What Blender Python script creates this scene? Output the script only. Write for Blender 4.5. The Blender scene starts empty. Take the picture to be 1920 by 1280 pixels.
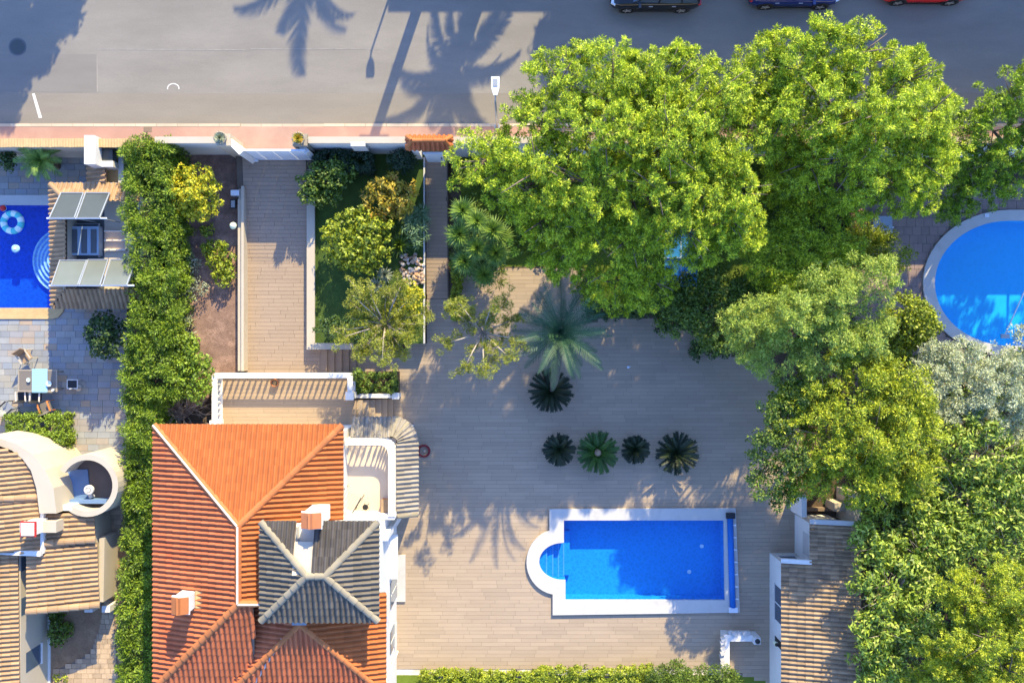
import bpy, bmesh, math, random
import numpy as np
from mathutils import Vector, Matrix

# ------------------------------------------------------------------ camera, sky, sun, exposure
SC = bpy.context.scene
COL = SC.collection
H = 42.0                      # camera height above the pool deck, metres
K = 38.0                      # photograph pixels per metre at deck level
SUN_EL, SUN_AZ = 29.5, 18.5   # degrees; azimuth clockwise from +Y

cam_d = bpy.data.cameras.new('camera')
cam = bpy.data.objects.new('camera', cam_d)
COL.objects.link(cam)
cam.location = (0, 0, H)
cam.rotation_euler = (0, 0, 0)
cam_d.sensor_width = 36.0
cam_d.lens = 36.0 * H / (1920 / K)
cam_d.clip_end = 2000
SC.camera = cam

world = bpy.data.worlds.new('World')
SC.world = world
world.use_nodes = True
wn = world.node_tree
wbg = wn.nodes['Background']
sky = wn.nodes.new('ShaderNodeTexSky')
sky.sky_type = 'NISHITA'
sky.sun_disc = False
sky.sun_elevation = math.radians(SUN_EL)
sky.sun_rotation = math.radians(SUN_AZ)
sky.air_density = 1.0
sky.dust_density = 0.6
sky.ozone_density = 1.5
tint = wn.nodes.new('ShaderNodeMix'); tint.data_type = 'RGBA'; tint.blend_type = 'MULTIPLY'
tint.inputs[0].default_value = 1.0
tint.inputs[7].default_value = (0.86, 1.06, 1.52, 1)     # clear, deep blue sky
wn.links.new(sky.outputs[0], tint.inputs[6])
wn.links.new(tint.outputs[2], wbg.inputs[0])
wbg.inputs[1].default_value = 0.15

sun_d = bpy.data.lights.new('sun', 'SUN')
sun_d.energy = 4.0
sun_d.angle = math.radians(0.5)
sun_d.color = (1.0, 0.86, 0.50)
sun = bpy.data.objects.new('sun', sun_d)
COL.objects.link(sun)
_e, _a = math.radians(SUN_EL), math.radians(SUN_AZ)
SUNDIR = Vector((math.cos(_e) * math.sin(_a), math.cos(_e) * math.cos(_a), math.sin(_e)))
sun.rotation_euler = (-SUNDIR).to_track_quat('-Z', 'Y').to_euler()
sun.location = SUNDIR * 80

SC.view_settings.view_transform = 'Standard'
SC.view_settings.look = 'None'
SC.view_settings.gamma = 1.0
SC.view_settings.use_curve_mapping = False
SC.view_settings.exposure = 1.42
try:
    SC.cycles.max_bounces = 6
    SC.cycles.transparent_max_bounces = 8
    SC.cycles.use_denoising = True
except Exception:
    pass

# ------------------------------------------------------------------ helpers
def G(px, py, z=0.0):
    s = (H - z) / H / K
    return Vector(((px - 960) * s, (640 - py) * s, z))

def GP(pts, z=0.0):
    return [tuple(G(x, y, z)[:2]) for x, y in pts]

WM = {}     # world matrix of each object as built

def W(o):
    return WM.get(o.name, Matrix.Identity(4)) if o else Matrix.Identity(4)

def link(o, parent=None, world=None):
    COL.objects.link(o)
    m = world if world is not None else Matrix.Identity(4)
    if parent is not None:
        o.parent = parent
        o.matrix_parent_inverse = W(parent).inverted()
    o.matrix_basis = m
    WM[o.name] = m.copy()
    return o

def tag(o, label=None, cat=None, group=None, kind=None):
    if label: o['label'] = label
    if cat: o['category'] = cat
    if group: o['group'] = group
    if kind: o['kind'] = kind
    return o

def thing(name, label, cat, loc=(0, 0, 0), group=None):
    o = bpy.data.objects.new(name, None)
    o.empty_display_size = 0.3
    link(o, None, Matrix.Translation(Vector(loc)))
    return tag(o, label, cat, group)

def place(root, loc, rz=0.0, s=1.0):
    root.matrix_basis = Matrix.Translation(Vector(loc)) @ Matrix.Rotation(rz, 4, 'Z') @ Matrix.Scale(s, 4)

def copy_tree(o, parent=None):
    c = o.copy()
    COL.objects.link(c)
    if parent is not None:
        c.parent = parent
    for ch in list(o.children):
        copy_tree(ch, c)
    return c

class MB:
    def __init__(s):
        s.v, s.f, s.mi = [], [], []
    def add(s, vs, fs, mi=0):
        b = len(s.v)
        s.v.extend([tuple(p) for p in vs])
        s.f.extend([tuple(b + i for i in f) for f in fs])
        s.mi.extend([mi] * len(fs))
        return s
    def box(s, x0, y0, z0, x1, y1, z1, mi=0):
        x0, x1 = min(x0, x1), max(x0, x1); y0, y1 = min(y0, y1), max(y0, y1); z0, z1 = min(z0, z1), max(z0, z1)
        return s.add([(x0,y0,z0),(x1,y0,z0),(x1,y1,z0),(x0,y1,z0),(x0,y0,z1),(x1,y0,z1),(x1,y1,z1),(x0,y1,z1)],
                     [(3,2,1,0),(4,5,6,7),(0,1,5,4),(1,2,6,5),(2,3,7,6),(3,0,4,7)], mi)
    def obox(s, c, ax, ay, az, mi=0):
        c, ax, ay, az = Vector(c), Vector(ax), Vector(ay), Vector(az)
        vs = [c + ax*i + ay*j + az*k for k in (-1,1) for (i,j) in ((-1,-1),(1,-1),(1,1),(-1,1))]
        return s.add(vs, [(3,2,1,0),(4,5,6,7),(0,1,5,4),(1,2,6,5),(2,3,7,6),(3,0,4,7)], mi)
    def bar(s, a, b, w, h, mi=0):
        a, b = Vector(a), Vector(b)
        d = (b - a); l = d.length; d.normalize()
        side = d.cross(Vector((0,0,1)))
        if side.length < 1e-4: side = Vector((1,0,0))
        side.normalize(); up = side.cross(d)
        return s.obox((a+b)/2, d*l/2, side*w/2, up*h/2, mi)
    def prism(s, poly, z0, z1, mi=0, bottom=False):
        n = len(poly)
        area = sum(poly[i][0]*poly[(i+1)%n][1]-poly[(i+1)%n][0]*poly[i][1] for i in range(n))
        if area < 0: poly = poly[::-1]
        vs = [(x,y,z0) for x,y in poly] + [(x,y,z1) for x,y in poly]
        fs = [(i,(i+1)%n,n+(i+1)%n,n+i) for i in range(n)] + [tuple(range(n,2*n))]
        if bottom: fs.append(tuple(range(n-1,-1,-1)))
        return s.add(vs, fs, mi)
    def sheet(s, poly, z, mi=0):
        n = len(poly)
        area = sum(poly[i][0]*poly[(i+1)%n][1]-poly[(i+1)%n][0]*poly[i][1] for i in range(n))
        if area < 0: poly = poly[::-1]
        return s.add([(x,y,z) for x,y in poly], [tuple(range(n))], mi)
    def band(s, outer, inner, z0, z1, closed=True, mi=0):
        """wall-like ring between two matching polylines"""
        n = len(outer)
        vs = [(x,y,z) for z in (z0,z1) for p in (outer,inner) for x,y in p]
        fs = []
        for i in range(n if closed else n-1):
            j = (i+1) % n
            o0,o1,i0,i1 = i, j, n+i, n+j
            O0,O1,I0,I1 = 2*n+i, 2*n+j, 3*n+i, 3*n+j
            fs += [(o0,o1,O1,O0),(i1,i0,I0,I1),(O0,O1,I1,I0),(o1,o0,i0,i1)]
        if not closed:
            fs += [(0, 2*n, 3*n, n), (n-1, 2*n-1, 4*n-1, 3*n-1)]
        return s.add(vs, fs, mi)
    def tube(s, pts, r, n=6, mi=0, cap=True):
        pts = [Vector(p) for p in pts]
        rs = r if isinstance(r, (list, tuple)) else [r]*len(pts)
        b = []
        ref = Vector((0.31,0.17,0.93)).normalized()
        for i, p in enumerate(pts):
            t = (pts[min(i+1,len(pts)-1)] - pts[max(i-1,0)]).normalized()
            a = t.cross(ref)
            if a.length < 1e-3: a = t.cross(Vector((1,0,0)))
            a.normalize(); c = t.cross(a)
            b += [p + (a*math.cos(2*math.pi*k/n) + c*math.sin(2*math.pi*k/n))*rs[i] for k in range(n)]
        fs = []
        for i in range(len(pts)-1):
            for k in range(n):
                fs.append((i*n+k, i*n+(k+1)%n, (i+1)*n+(k+1)%n, (i+1)*n+k))
        if cap:
            fs.append(tuple(range(n-1,-1,-1))); fs.append(tuple((len(pts)-1)*n+k for k in range(n)))
        return s.add(b, fs, mi)
    def lathe(s, prof, c=(0,0,0), n=16, mi=0, axis='z'):
        vs = []
        for r, z in prof:
            for k in range(n):
                a = 2*math.pi*k/n
                p = (r*math.cos(a), r*math.sin(a), z)
                if axis == 'y': p = (p[0], z, p[1])
                if axis == 'x': p = (z, p[0], p[1])
                vs.append((p[0]+c[0], p[1]+c[1], p[2]+c[2]))
        fs = [(i*n+k, i*n+(k+1)%n, (i+1)*n+(k+1)%n, (i+1)*n+k) for i in range(len(prof)-1) for k in range(n)]
        fs.append(tuple(range(n-1,-1,-1))); fs.append(tuple((len(prof)-1)*n+k for k in range(n)))
        return s.add(vs, fs, mi)
    def mesh(s, name, mats=None, smooth=False):
        me = bpy.data.meshes.new(name)
        me.from_pydata(s.v, [], s.f)
        if mats is not None:
            for m in (mats if isinstance(mats, (list, tuple)) else [mats]): me.materials.append(m)
        if any(s.mi): me.polygons.foreach_set('material_index', s.mi)
        if smooth: me.polygons.foreach_set('use_smooth', [True]*len(s.f))
        me.update()
        return me
    def build(s, name, mats, parent=None, smooth=False, kind=None, world=None):
        o = link(bpy.data.objects.new(name, s.mesh(name, mats, smooth)), parent, world)
        if kind: o['kind'] = kind
        return o

def shared(name, me, parent, world, label=None):
    o = link(bpy.data.objects.new(name, me), parent, world)
    if label: o['label'] = label
    return o

def np_mesh(name, V, F, mat):
    """V (n,3); F (m,k) equal-size faces"""
    me = bpy.data.meshes.new(name)
    m, k = F.shape
    me.vertices.add(len(V)); me.vertices.foreach_set('co', np.ascontiguousarray(V, dtype=np.float32).ravel())
    me.loops.add(m*k); me.loops.foreach_set('vertex_index', np.ascontiguousarray(F, dtype=np.int32).ravel())
    me.polygons.add(m)
    me.polygons.foreach_set('loop_start', np.arange(0, m*k, k, dtype=np.int32))
    me.polygons.foreach_set('loop_total', np.full(m, k, dtype=np.int32))
    me.materials.append(mat)
    me.polygons.foreach_set('use_smooth', np.zeros(m, dtype=bool))
    me.update(calc_edges=True)
    return me

def spread(single, rest, unit, mats, nmax, parent):
    """unit: MB template + material -> first nmax as objects sharing a mesh, others joined"""
    tpl, mat = unit
    me = tpl.mesh(single, mat)
    for m in mats[:nmax]:
        shared(single, me, parent, Matrix(m.tolist()))
    left = mats[nmax:]
    if len(left):
        V = np.array(tpl.v, dtype=np.float64)
        Vh = np.concatenate([V, np.ones((len(V),1))], axis=1)
        M = np.array(left)
        out = np.einsum('mij,vj->mvi', M, Vh)[:,:,:3].reshape(-1,3)
        F = np.array(tpl.f)
        Fall = (F[None] + (np.arange(len(left))*len(V))[:,None,None]).reshape(-1, F.shape[1])
        o = link(bpy.data.objects.new(rest, np_mesh(rest, out, Fall, mat)), parent)
        o['kind'] = 'stuff'

def cross_intervals(poly_list, c, axis=1):
    """even-odd crossings of a horizontal (axis=1) line at coordinate c with closed polygons"""
    xs = []
    o = 1 - axis
    for poly in poly_list:
        n = len(poly)
        for i in range(n):
            a, b = poly[i], poly[(i+1) % n]
            if (a[axis] > c) != (b[axis] > c):
                t = (c - a[axis]) / (b[axis] - a[axis])
                xs.append(a[o] + t*(b[o]-a[o]))
    xs.sort()
    return [(xs[i], xs[i+1]) for i in range(0, len(xs)-1, 2)]

def unit_slab(ch=0.0):
    m = MB()
    if ch:
        c = ch
        vs = [(-.5,-.5,-1),(.5,-.5,-1),(.5,.5,-1),(-.5,.5,-1),(-.5,-.5,-.3),(.5,-.5,-.3),(.5,.5,-.3),(-.5,.5,-.3),
              (-.5+c,-.5+c,0),(.5-c,-.5+c,0),(.5-c,.5-c,0),(-.5+c,.5-c,0)]
        m.add(vs, [(0,1,5,4),(1,2,6,5),(2,3,7,6),(3,0,4,7),(4,5,9,8),(5,6,10,9),(6,7,11,10),(7,4,8,11),(8,9,10,11)])
    else:
        m.add([(-.5,-.5,-1),(.5,-.5,-1),(.5,.5,-1),(-.5,.5,-1),(-.5,-.5,0),(.5,-.5,0),(.5,.5,0),(-.5,.5,0)],
              [(4,5,6,7),(0,1,5,4),(1,2,6,5),(2,3,7,6),(3,0,4,7)])
    return m

def lay(polys, zf, pw, pl, gap, th, mat, parent, single, rest, nmax, rng, slope=0.0, var=0.0, zj=0.0, near=(0,0), ch=0.0):
    ys = [p[1] for p in polys[0]]
    y = min(ys) + pw/2
    out = []
    row = 0
    while y < max(ys):
        for a, b in cross_intervals(polys, y, 1):
            off = rng.random()
            x = a - off*pl
            while x < b:
                l = pl*(1 + var*(rng.random()-.5))
                u0, u1 = max(x, a), min(x+l, b)
                if u1-u0 > 0.06:
                    cx = (u0+u1)/2
                    M = np.eye(4)
                    M[0,0] = u1-u0-gap; M[1,1] = pw-gap; M[2,1] = slope*(pw-gap); M[2,2] = th
                    M[:3,3] = (cx, y, zf(cx, y) + zj*rng.random())
                    out.append(M)
                x += l
        y += pw; row += 1
    out.sort(key=lambda M: (not (M[0,0] > pl*0.7), math.hypot(M[0,3]-near[0], M[1,3]-near[1])))
    spread(single, rest, (unit_slab(ch), mat), out, nmax, parent)
    return len(out)
# ------------------------------------------------------------------ materials
def nd(nt, t, **kw):
    n = nt.nodes.new(t)
    for k, v in kw.items():
        setattr(n, k, v)
    return n

def mathn(nt, op, a, b=None):
    n = nd(nt, 'ShaderNodeMath', operation=op)
    for i, v in enumerate((a, b)):
        if v is None: continue
        if isinstance(v, (int, float)): n.inputs[i].default_value = v
        else: nt.links.new(v, n.inputs[i])
    return n.outputs[0]

def pos(nt):
    return nd(nt, 'ShaderNodeNewGeometry').outputs['Position']

def noise(nt, scale, detail=3.0, rough=0.55, stretch=None, vec=None):
    n = nd(nt, 'ShaderNodeTexNoise')
    n.inputs['Scale'].default_value = scale
    n.inputs['Detail'].default_value = detail
    n.inputs['Roughness'].default_value = rough
    v = vec or pos(nt)
    if stretch:
        mp = nd(nt, 'ShaderNodeMapping'); mp.inputs['Scale'].default_value = stretch
        nt.links.new(v, mp.inputs['Vector']); v = mp.outputs[0]
    nt.links.new(v, n.inputs['Vector'])
    return n.outputs['Fac']

def piece_random(nt):
    g = nd(nt, 'ShaderNodeNewGeometry').outputs['Random Per Island']
    o = nd(nt, 'ShaderNodeObjectInfo').outputs['Random']
    return mathn(nt, 'FRACT', mathn(nt, 'ADD', g, o))

def ramp(nt, fac, stops):
    r = nd(nt, 'ShaderNodeValToRGB')
    e = r.color_ramp.elements
    while len(e) < len(stops): e.new(0.5)
    for i, (p, c) in enumerate(stops):
        e[i].position = p; e[i].color = (*c, 1)
    nt.links.new(fac, r.inputs[0])
    return r.outputs[0]

def mixc(nt, fac, a, b, mode='MIX'):
    n = nd(nt, 'ShaderNodeMix', data_type='RGBA', blend_type=mode)
    for i, v in ((0, fac), (6, a), (7, b)):
        if isinstance(v, (int, float)): n.inputs[i].default_value = v
        elif isinstance(v, (tuple, list)): n.inputs[i].default_value = (*v, 1)
        else: nt.links.new(v, n.inputs[i])
    return n.outputs[2]

def pbr(name, col, rough=0.8, var=0.12, scale=2.0, isl=0.0, col2=None, c2scale=0.6, c2=(0.5, 0.7), isl_cols=None,
        bump=0.0, bscale=30.0, spec=0.3, metal=0.0, stretch=None, fine=0.0):
    m = bpy.data.materials.new(name); m.use_nodes = True
    nt = m.node_tree
    b = nt.nodes['Principled BSDF']
    b.inputs['Roughness'].default_value = rough
    b.inputs['Metallic'].default_value = metal
    b.inputs['Specular IOR Level'].default_value = spec
    c = None
    if isl_cols:
        pr = piece_random(nt)
        n = len(isl_cols)
        c = ramp(nt, pr, [(i/max(1, n-1), k) for i, k in enumerate(isl_cols)])
    if col2 is not None:
        f = nd(nt, 'ShaderNodeMapRange'); f.inputs[1].default_value = c2[0]; f.inputs[2].default_value = c2[1]
        nt.links.new(noise(nt, c2scale, 5, 0.65, stretch), f.inputs[0])
        c = mixc(nt, f.outputs[0], c if c is not None else col, col2)
    val = 1.0
    if var:
        val = mathn(nt, 'ADD', mathn(nt, 'MULTIPLY', mathn(nt, 'SUBTRACT', noise(nt, scale, 4, 0.6, stretch), 0.5), 2*var*1.6), 1.0)
    if fine:
        val = mathn(nt, 'ADD', val, mathn(nt, 'MULTIPLY', mathn(nt, 'SUBTRACT', noise(nt, 14.0, 3, 0.7), 0.5), fine*2))
    if isl:
        val = mathn(nt, 'ADD', val, mathn(nt, 'MULTIPLY', mathn(nt, 'SUBTRACT', piece_random(nt), 0.5), 2*isl))
    hs = nd(nt, 'ShaderNodeHueSaturation')
    if isinstance(val, (int, float)): hs.inputs['Value'].default_value = val
    else: nt.links.new(val, hs.inputs['Value'])
    if c is None: hs.inputs['Color'].default_value = (*col, 1)
    else: nt.links.new(c, hs.inputs['Color'])
    nt.links.new(hs.outputs[0], b.inputs['Base Color'])
    if bump:
        bp = nd(nt, 'ShaderNodeBump'); bp.inputs['Strength'].default_value = bump; bp.inputs['Distance'].default_value = 0.03
        nt.links.new(noise(nt, bscale, 4, 0.6), bp.inputs['Height'])
        nt.links.new(bp.outputs[0], b.inputs['Normal'])
    return m

def leafmat(name, cols, trans=0.35, clump=0.9, clump_amt=0.35, rough=0.55):
    """cols: ramp across leaves; clump noise shifts the whole clump"""
    m = bpy.data.materials.new(name); m.use_nodes = True
    nt = m.node_tree
    nt.nodes.remove(nt.nodes['Principled BSDF'])
    out = nt.nodes['Material Output']
    pr = piece_random(nt)
    cn = noise(nt, clump, 3, 0.6)
    f = mathn(nt, 'ADD', mathn(nt, 'MULTIPLY', pr, 1-clump_amt),
              mathn(nt, 'MULTIPLY', mathn(nt, 'SUBTRACT', mathn(nt, 'MULTIPLY', cn, 2.2), 0.6), clump_amt))
    n = len(cols)
    c = ramp(nt, f, [(i/(n-1), k) for i, k in enumerate(cols)])
    d = nd(nt, 'ShaderNodeBsdfDiffuse'); nt.links.new(c, d.inputs[0])
    trans *= 0.62
    t = nd(nt, 'ShaderNodeBsdfTranslucent'); nt.links.new(mixc(nt, 1.0, c, (1.0, 1.0, 0.55), 'MULTIPLY'), t.inputs[0])
    mx = nd(nt, 'ShaderNodeMixShader'); mx.inputs[0].default_value = trans
    nt.links.new(d.outputs[0], mx.inputs[1]); nt.links.new(t.outputs[0], mx.inputs[2])
    g = nd(nt, 'ShaderNodeBsdfGlossy'); g.inputs['Roughness'].default_value = rough
    g.inputs[0].default_value = (1, 1, 1, 1)
    m2 = nd(nt, 'ShaderNodeMixShader'); m2.inputs[0].default_value = 0.03
    nt.links.new(mx.outputs[0], m2.inputs[1]); nt.links.new(g.outputs[0], m2.inputs[2])
    nt.links.new(m2.outputs[0], out.inputs[0])
    return m

def watermat(name, tint, ripple=6.0, caust=0.35, bump=0.25):
    """clear tinted water: lets the light through to the basin, mirrors the sky a little"""
    m = bpy.data.materials.new(name); m.use_nodes = True
    nt = m.node_tree
    nt.nodes.remove(nt.nodes['Principled BSDF'])
    out = nt.nodes['Material Output']
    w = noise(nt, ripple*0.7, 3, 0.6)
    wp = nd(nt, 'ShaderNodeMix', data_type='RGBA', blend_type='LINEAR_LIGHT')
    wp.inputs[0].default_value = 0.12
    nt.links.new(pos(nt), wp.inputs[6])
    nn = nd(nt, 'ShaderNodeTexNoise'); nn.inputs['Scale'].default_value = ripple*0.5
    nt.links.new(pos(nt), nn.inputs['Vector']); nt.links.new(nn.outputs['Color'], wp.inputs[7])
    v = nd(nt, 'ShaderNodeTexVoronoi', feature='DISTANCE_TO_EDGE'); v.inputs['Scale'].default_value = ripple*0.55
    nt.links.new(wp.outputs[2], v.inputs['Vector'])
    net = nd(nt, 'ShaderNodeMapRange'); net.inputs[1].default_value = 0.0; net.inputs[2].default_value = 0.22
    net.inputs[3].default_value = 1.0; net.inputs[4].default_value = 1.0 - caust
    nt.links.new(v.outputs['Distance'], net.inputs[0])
    c = mixc(nt, 1.0, tint, net.outputs[0], 'MULTIPLY')  # caustic light lines painted into the water's tint as a ripple net
    tr = nd(nt, 'ShaderNodeBsdfTransparent'); nt.links.new(c, tr.inputs[0])
    gl = nd(nt, 'ShaderNodeBsdfGlossy'); gl.inputs['Roughness'].default_value = 0.06
    bp = nd(nt, 'ShaderNodeBump'); bp.inputs['Strength'].default_value = bump; bp.inputs['Distance'].default_value = 0.05
    nt.links.new(w, bp.inputs['Height']); nt.links.new(bp.outputs[0], gl.inputs['Normal'])
    mx = nd(nt, 'ShaderNodeMixShader')
    mx.inputs[0].default_value = 0.035; nt.links.new(tr.outputs[0], mx.inputs[1]); nt.links.new(gl.outputs[0], mx.inputs[2])
    nt.links.new(mx.outputs[0], out.inputs[0])
    return m

M = {}
M['soil'] = pbr('soil', (0.085, 0.058, 0.038), 0.95, 0.35, 1.2, bump=0.5, bscale=18, fine=0.3, col2=(0.16, 0.11, 0.07), c2scale=0.5)
M['street_ground'] = pbr('street_ground', (0.22, 0.18, 0.14), 0.95, 0.2, 0.5)
M['asphalt'] = pbr('asphalt', (0.205, 0.183, 0.154), 0.92, 0.13, 0.6, col2=(0.238, 0.211, 0.177), c2scale=0.35, c2=(0.42, 0.7), bump=0.4, bscale=40, fine=0.13, stretch=(0.45, 1.4, 1))
M['asphalt_patch'] = pbr('asphalt_patch', (0.190, 0.170, 0.146), 0.92, 0.12, 0.6, bump=0.25, bscale=60, fine=0.05, stretch=(0.5, 2, 1))
M['pavement'] = pbr('pavement', (0.36, 0.205, 0.155), 0.9, 0.10, 0.7, col2=(0.38, 0.25, 0.185), c2scale=0.35, fine=0.08)
M['kerb'] = pbr('kerb', (0.46, 0.37, 0.27), 0.9, 0.1, 1.5, isl=0.10)
M['sand_edge'] = pbr('sand_edge', (0.50, 0.34, 0.16), 0.9, 0.18, 3.0, fine=0.15)
M['plank'] = pbr('plank', (0.37, 0.278, 0.19), 0.65, 0.07, 0.7, isl=0.065, col2=(0.345, 0.258, 0.18), c2scale=0.30, c2=(0.48, 0.72), stretch=(0.6, 2.2, 1), fine=0.07, spec=0.35)
M['plank_base'] = pbr('plank_base', (0.14, 0.105, 0.075), 0.9, 0.1)
M['terrace_plank'] = pbr('terrace_plank', (0.335, 0.235, 0.145), 0.65, 0.06, 0.9, isl=0.05, stretch=(0.5, 4, 1))
M['drive_plank'] = pbr('drive_plank', (0.32, 0.232, 0.16), 0.7, 0.07, 0.9, isl=0.05, stretch=(0.5, 4, 1), fine=0.05)
M['slate'] = pbr('slate', (0.3, 0.3, 0.3), 0.75, 0.12, 2.0, isl_cols=[(0.22,0.23,0.25),(0.31,0.28,0.23),(0.26,0.27,0.28),(0.36,0.27,0.19),(0.24,0.26,0.29),(0.34,0.32,0.28)], fine=0.10)
M['pink_slab'] = pbr('pink_slab', (0.28, 0.20, 0.17), 0.9, 0.15, 2.0, isl=0.12, fine=0.12)
M['grout'] = pbr('grout', (0.16, 0.14, 0.12), 0.95, 0.1)
M['mulch'] = pbr('mulch', (0.22, 0.135, 0.10), 0.95, 0.35, 2.5, col2=(0.36, 0.225, 0.165), c2scale=1.5, fine=0.5, bump=0.8, bscale=16)
M['yard_soil'] = pbr('yard_soil', (0.24, 0.15, 0.085), 0.95, 0.3, 2.0, fine=0.4, col2=(0.30, 0.21, 0.12), c2scale=1.2)
M['gutter'] = pbr('gutter', (0.215, 0.185, 0.148), 0.95, 0.12, 0.8, fine=0.12, stretch=(0.4, 1.5, 1))
M['seam'] = pbr('seam', (0.262, 0.236, 0.203), 0.95, 0.3, 3.0)
M['stain'] = pbr('stain', (0.16, 0.143, 0.122), 0.9, 0.2, 2.0)
M['gravel_white'] = pbr('gravel_white', (0.62, 0.56, 0.48), 0.9, 0.25, 4.0, fine=0.3, col2=(0.35, 0.28, 0.2), c2scale=1.2)
M['turf'] = pbr('turf', (0.050, 0.085, 0.015), 0.95, 0.3, 3.0, fine=0.4, bump=0.6, bscale=25)
M['lawn'] = pbr('lawn', (0.12, 0.165, 0.018), 0.95, 0.25, 1.5, fine=0.35, bump=0.6, bscale=25)
M['flag'] = pbr('flag', (0.42, 0.30, 0.19), 0.9, 0.15, 2.5, isl=0.22, fine=0.15, col2=(0.3, 0.22, 0.15), c2scale=1.0)
M['white'] = pbr('white', (0.66, 0.63, 0.58), 0.75, 0.05, 0.7, col2=(0.54, 0.50, 0.44), c2scale=1.1, c2=(0.55, 0.8))
M['cream'] = pbr('cream', (0.46, 0.39, 0.295), 0.85, 0.06, 0.8, col2=(0.43, 0.36, 0.27), c2scale=1.2, c2=(0.5, 0.8))
M['white_stone'] = pbr('white_stone', (0.485, 0.46, 0.425), 0.7, 0.06, 2.0, col2=(0.41, 0.375, 0.33), c2scale=1.5, c2=(0.55, 0.8))
M['grey_render'] = pbr('grey_render', (0.50, 0.48, 0.45), 0.85, 0.08, 1.0)
M['balcony_floor'] = pbr('balcony_floor', (0.60, 0.48, 0.36), 0.8, 0.06, 1.0)
M['terracotta'] = pbr('terracotta', (0.40, 0.118, 0.045), 0.75, 0.18, 1.0, isl=0.13, fine=0.08, col2=(0.37, 0.085, 0.03), c2scale=0.5)
M['terracotta_new'] = pbr('terracotta_new', (0.37, 0.105, 0.026), 0.75, 0.10, 1.0, isl=0.10)
M['ridge_tc'] = pbr('ridge_tc', (0.40, 0.135, 0.042), 0.75, 0.10, 1.0, isl=0.12)
M['grey_tile'] = pbr('grey_tile', (0.25, 0.215, 0.175), 0.8, 0.15, 2.0, isl=0.18, fine=0.1)
M['grey_ridge'] = pbr('grey_ridge', (0.25, 0.21, 0.145), 0.8, 0.12, 2.0, isl=0.12)
M['tower_tile'] = pbr('tower_tile', (0.125, 0.104, 0.078), 0.8, 0.15, 2.0, isl=0.18, fine=0.08)
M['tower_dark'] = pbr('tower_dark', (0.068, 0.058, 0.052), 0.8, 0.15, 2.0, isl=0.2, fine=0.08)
M['beige_tile'] = pbr('beige_tile', (0.345, 0.215, 0.115), 0.8, 0.12, 1.2, isl=0.14, fine=0.1)
M['cottage_tile'] = pbr('cottage_tile', (0.30, 0.20, 0.115), 0.8, 0.2, 1.6, isl=0.26, fine=0.2, col2=(0.17, 0.12, 0.08), c2scale=1.1)
M['mortar'] = pbr('mortar', (0.66, 0.56, 0.46), 0.85, 0.08)
M['underside'] = pbr('underside', (0.20, 0.14, 0.10), 0.9, 0.1)
M['lead'] = pbr('lead', (0.10, 0.105, 0.11), 0.6, 0.1)
M['brick'] = pbr('brick', (0.42, 0.15, 0.06), 0.85, 0.12, 3.0)
M['red_paint'] = pbr('red_paint', (0.45, 0.03, 0.025), 0.6, 0.08)
M['basin'] = pbr('basin', (0.008, 0.27, 0.66), 0.6, 0.05, 0.6)
M['basin_left'] = pbr('basin_left', (0.002, 0.085, 0.56), 0.6, 0.16, 1.6)
M['basin_right'] = pbr('basin_right', (0.006, 0.40, 0.72), 0.6, 0.03, 0.6)
M['basin_step'] = pbr('basin_step', (0.30, 0.40, 0.72), 0.6, 0.05)
M['basin_riser'] = pbr('basin_riser', (0.72, 0.76, 0.80), 0.6, 0.05)
M['basin_bar'] = pbr('basin_bar', (0.10, 0.33, 0.70), 0.6, 0.05)
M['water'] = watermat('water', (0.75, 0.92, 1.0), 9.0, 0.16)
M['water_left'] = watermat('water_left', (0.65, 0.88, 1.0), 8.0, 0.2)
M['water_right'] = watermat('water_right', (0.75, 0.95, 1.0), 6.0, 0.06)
M['bark'] = pbr('bark', (0.20, 0.15, 0.11), 0.95, 0.2, 4.0, bump=0.6, bscale=14)
M['bark_pale'] = pbr('bark_pale', (0.40, 0.33, 0.25), 0.9, 0.15, 4.0)
M['twig'] = pbr('twig', (0.26, 0.20, 0.16), 0.9, 0.2, 5.0)
M['palm_trunk'] = pbr('palm_trunk', (0.22, 0.15, 0.09), 0.95, 0.25, 5.0, bump=0.7, bscale=12)
M['glass'] = pbr('glass', (0.02, 0.025, 0.03), 0.08, 0.0, spec=0.6)
M['window_blue'] = pbr('window_blue', (0.06, 0.09, 0.13), 0.1, 0.0, spec=0.6)
M['metal_dark'] = pbr('metal_dark', (0.03, 0.03, 0.032), 0.45, 0.05, metal=0.3)
M['metal_grey'] = pbr('metal_grey', (0.33, 0.34, 0.35), 0.4, 0.05, metal=0.4)
M['metal_white'] = pbr('metal_white', (0.66, 0.68, 0.71), 0.4, 0.03)
M['lamp_glass'] = pbr('lamp_glass', (0.75, 0.80, 0.55), 0.3, 0.02)
M['panel_dark'] = pbr('panel_dark', (0.05, 0.056, 0.052), 0.35, 0.08, 3.0, spec=0.5)
M['panel_pale'] = pbr('panel_pale', (0.125, 0.135, 0.115), 0.35, 0.08, 2.0, spec=0.5)
M['table_top'] = pbr('table_top', (0.17, 0.145, 0.12), 0.5, 0.08)
M['wood'] = pbr('wood', (0.33, 0.22, 0.13), 0.7, 0.15, 6.0)
M['orange'] = pbr('orange', (0.55, 0.19, 0.05), 0.7, 0.06)
M['blue_cloth'] = pbr('blue_cloth', (0.28, 0.50, 0.62), 0.9, 0.05)
M['tarp_blue'] = pbr('tarp_blue', (0.02, 0.16, 0.42), 0.5, 0.08)
M['roller'] = pbr('roller', (0.01, 0.14, 0.50), 0.5, 0.1, 6.0)
M['floor_blue'] = pbr('floor_blue', (0.13, 0.21, 0.36), 0.7, 0.06)
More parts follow.
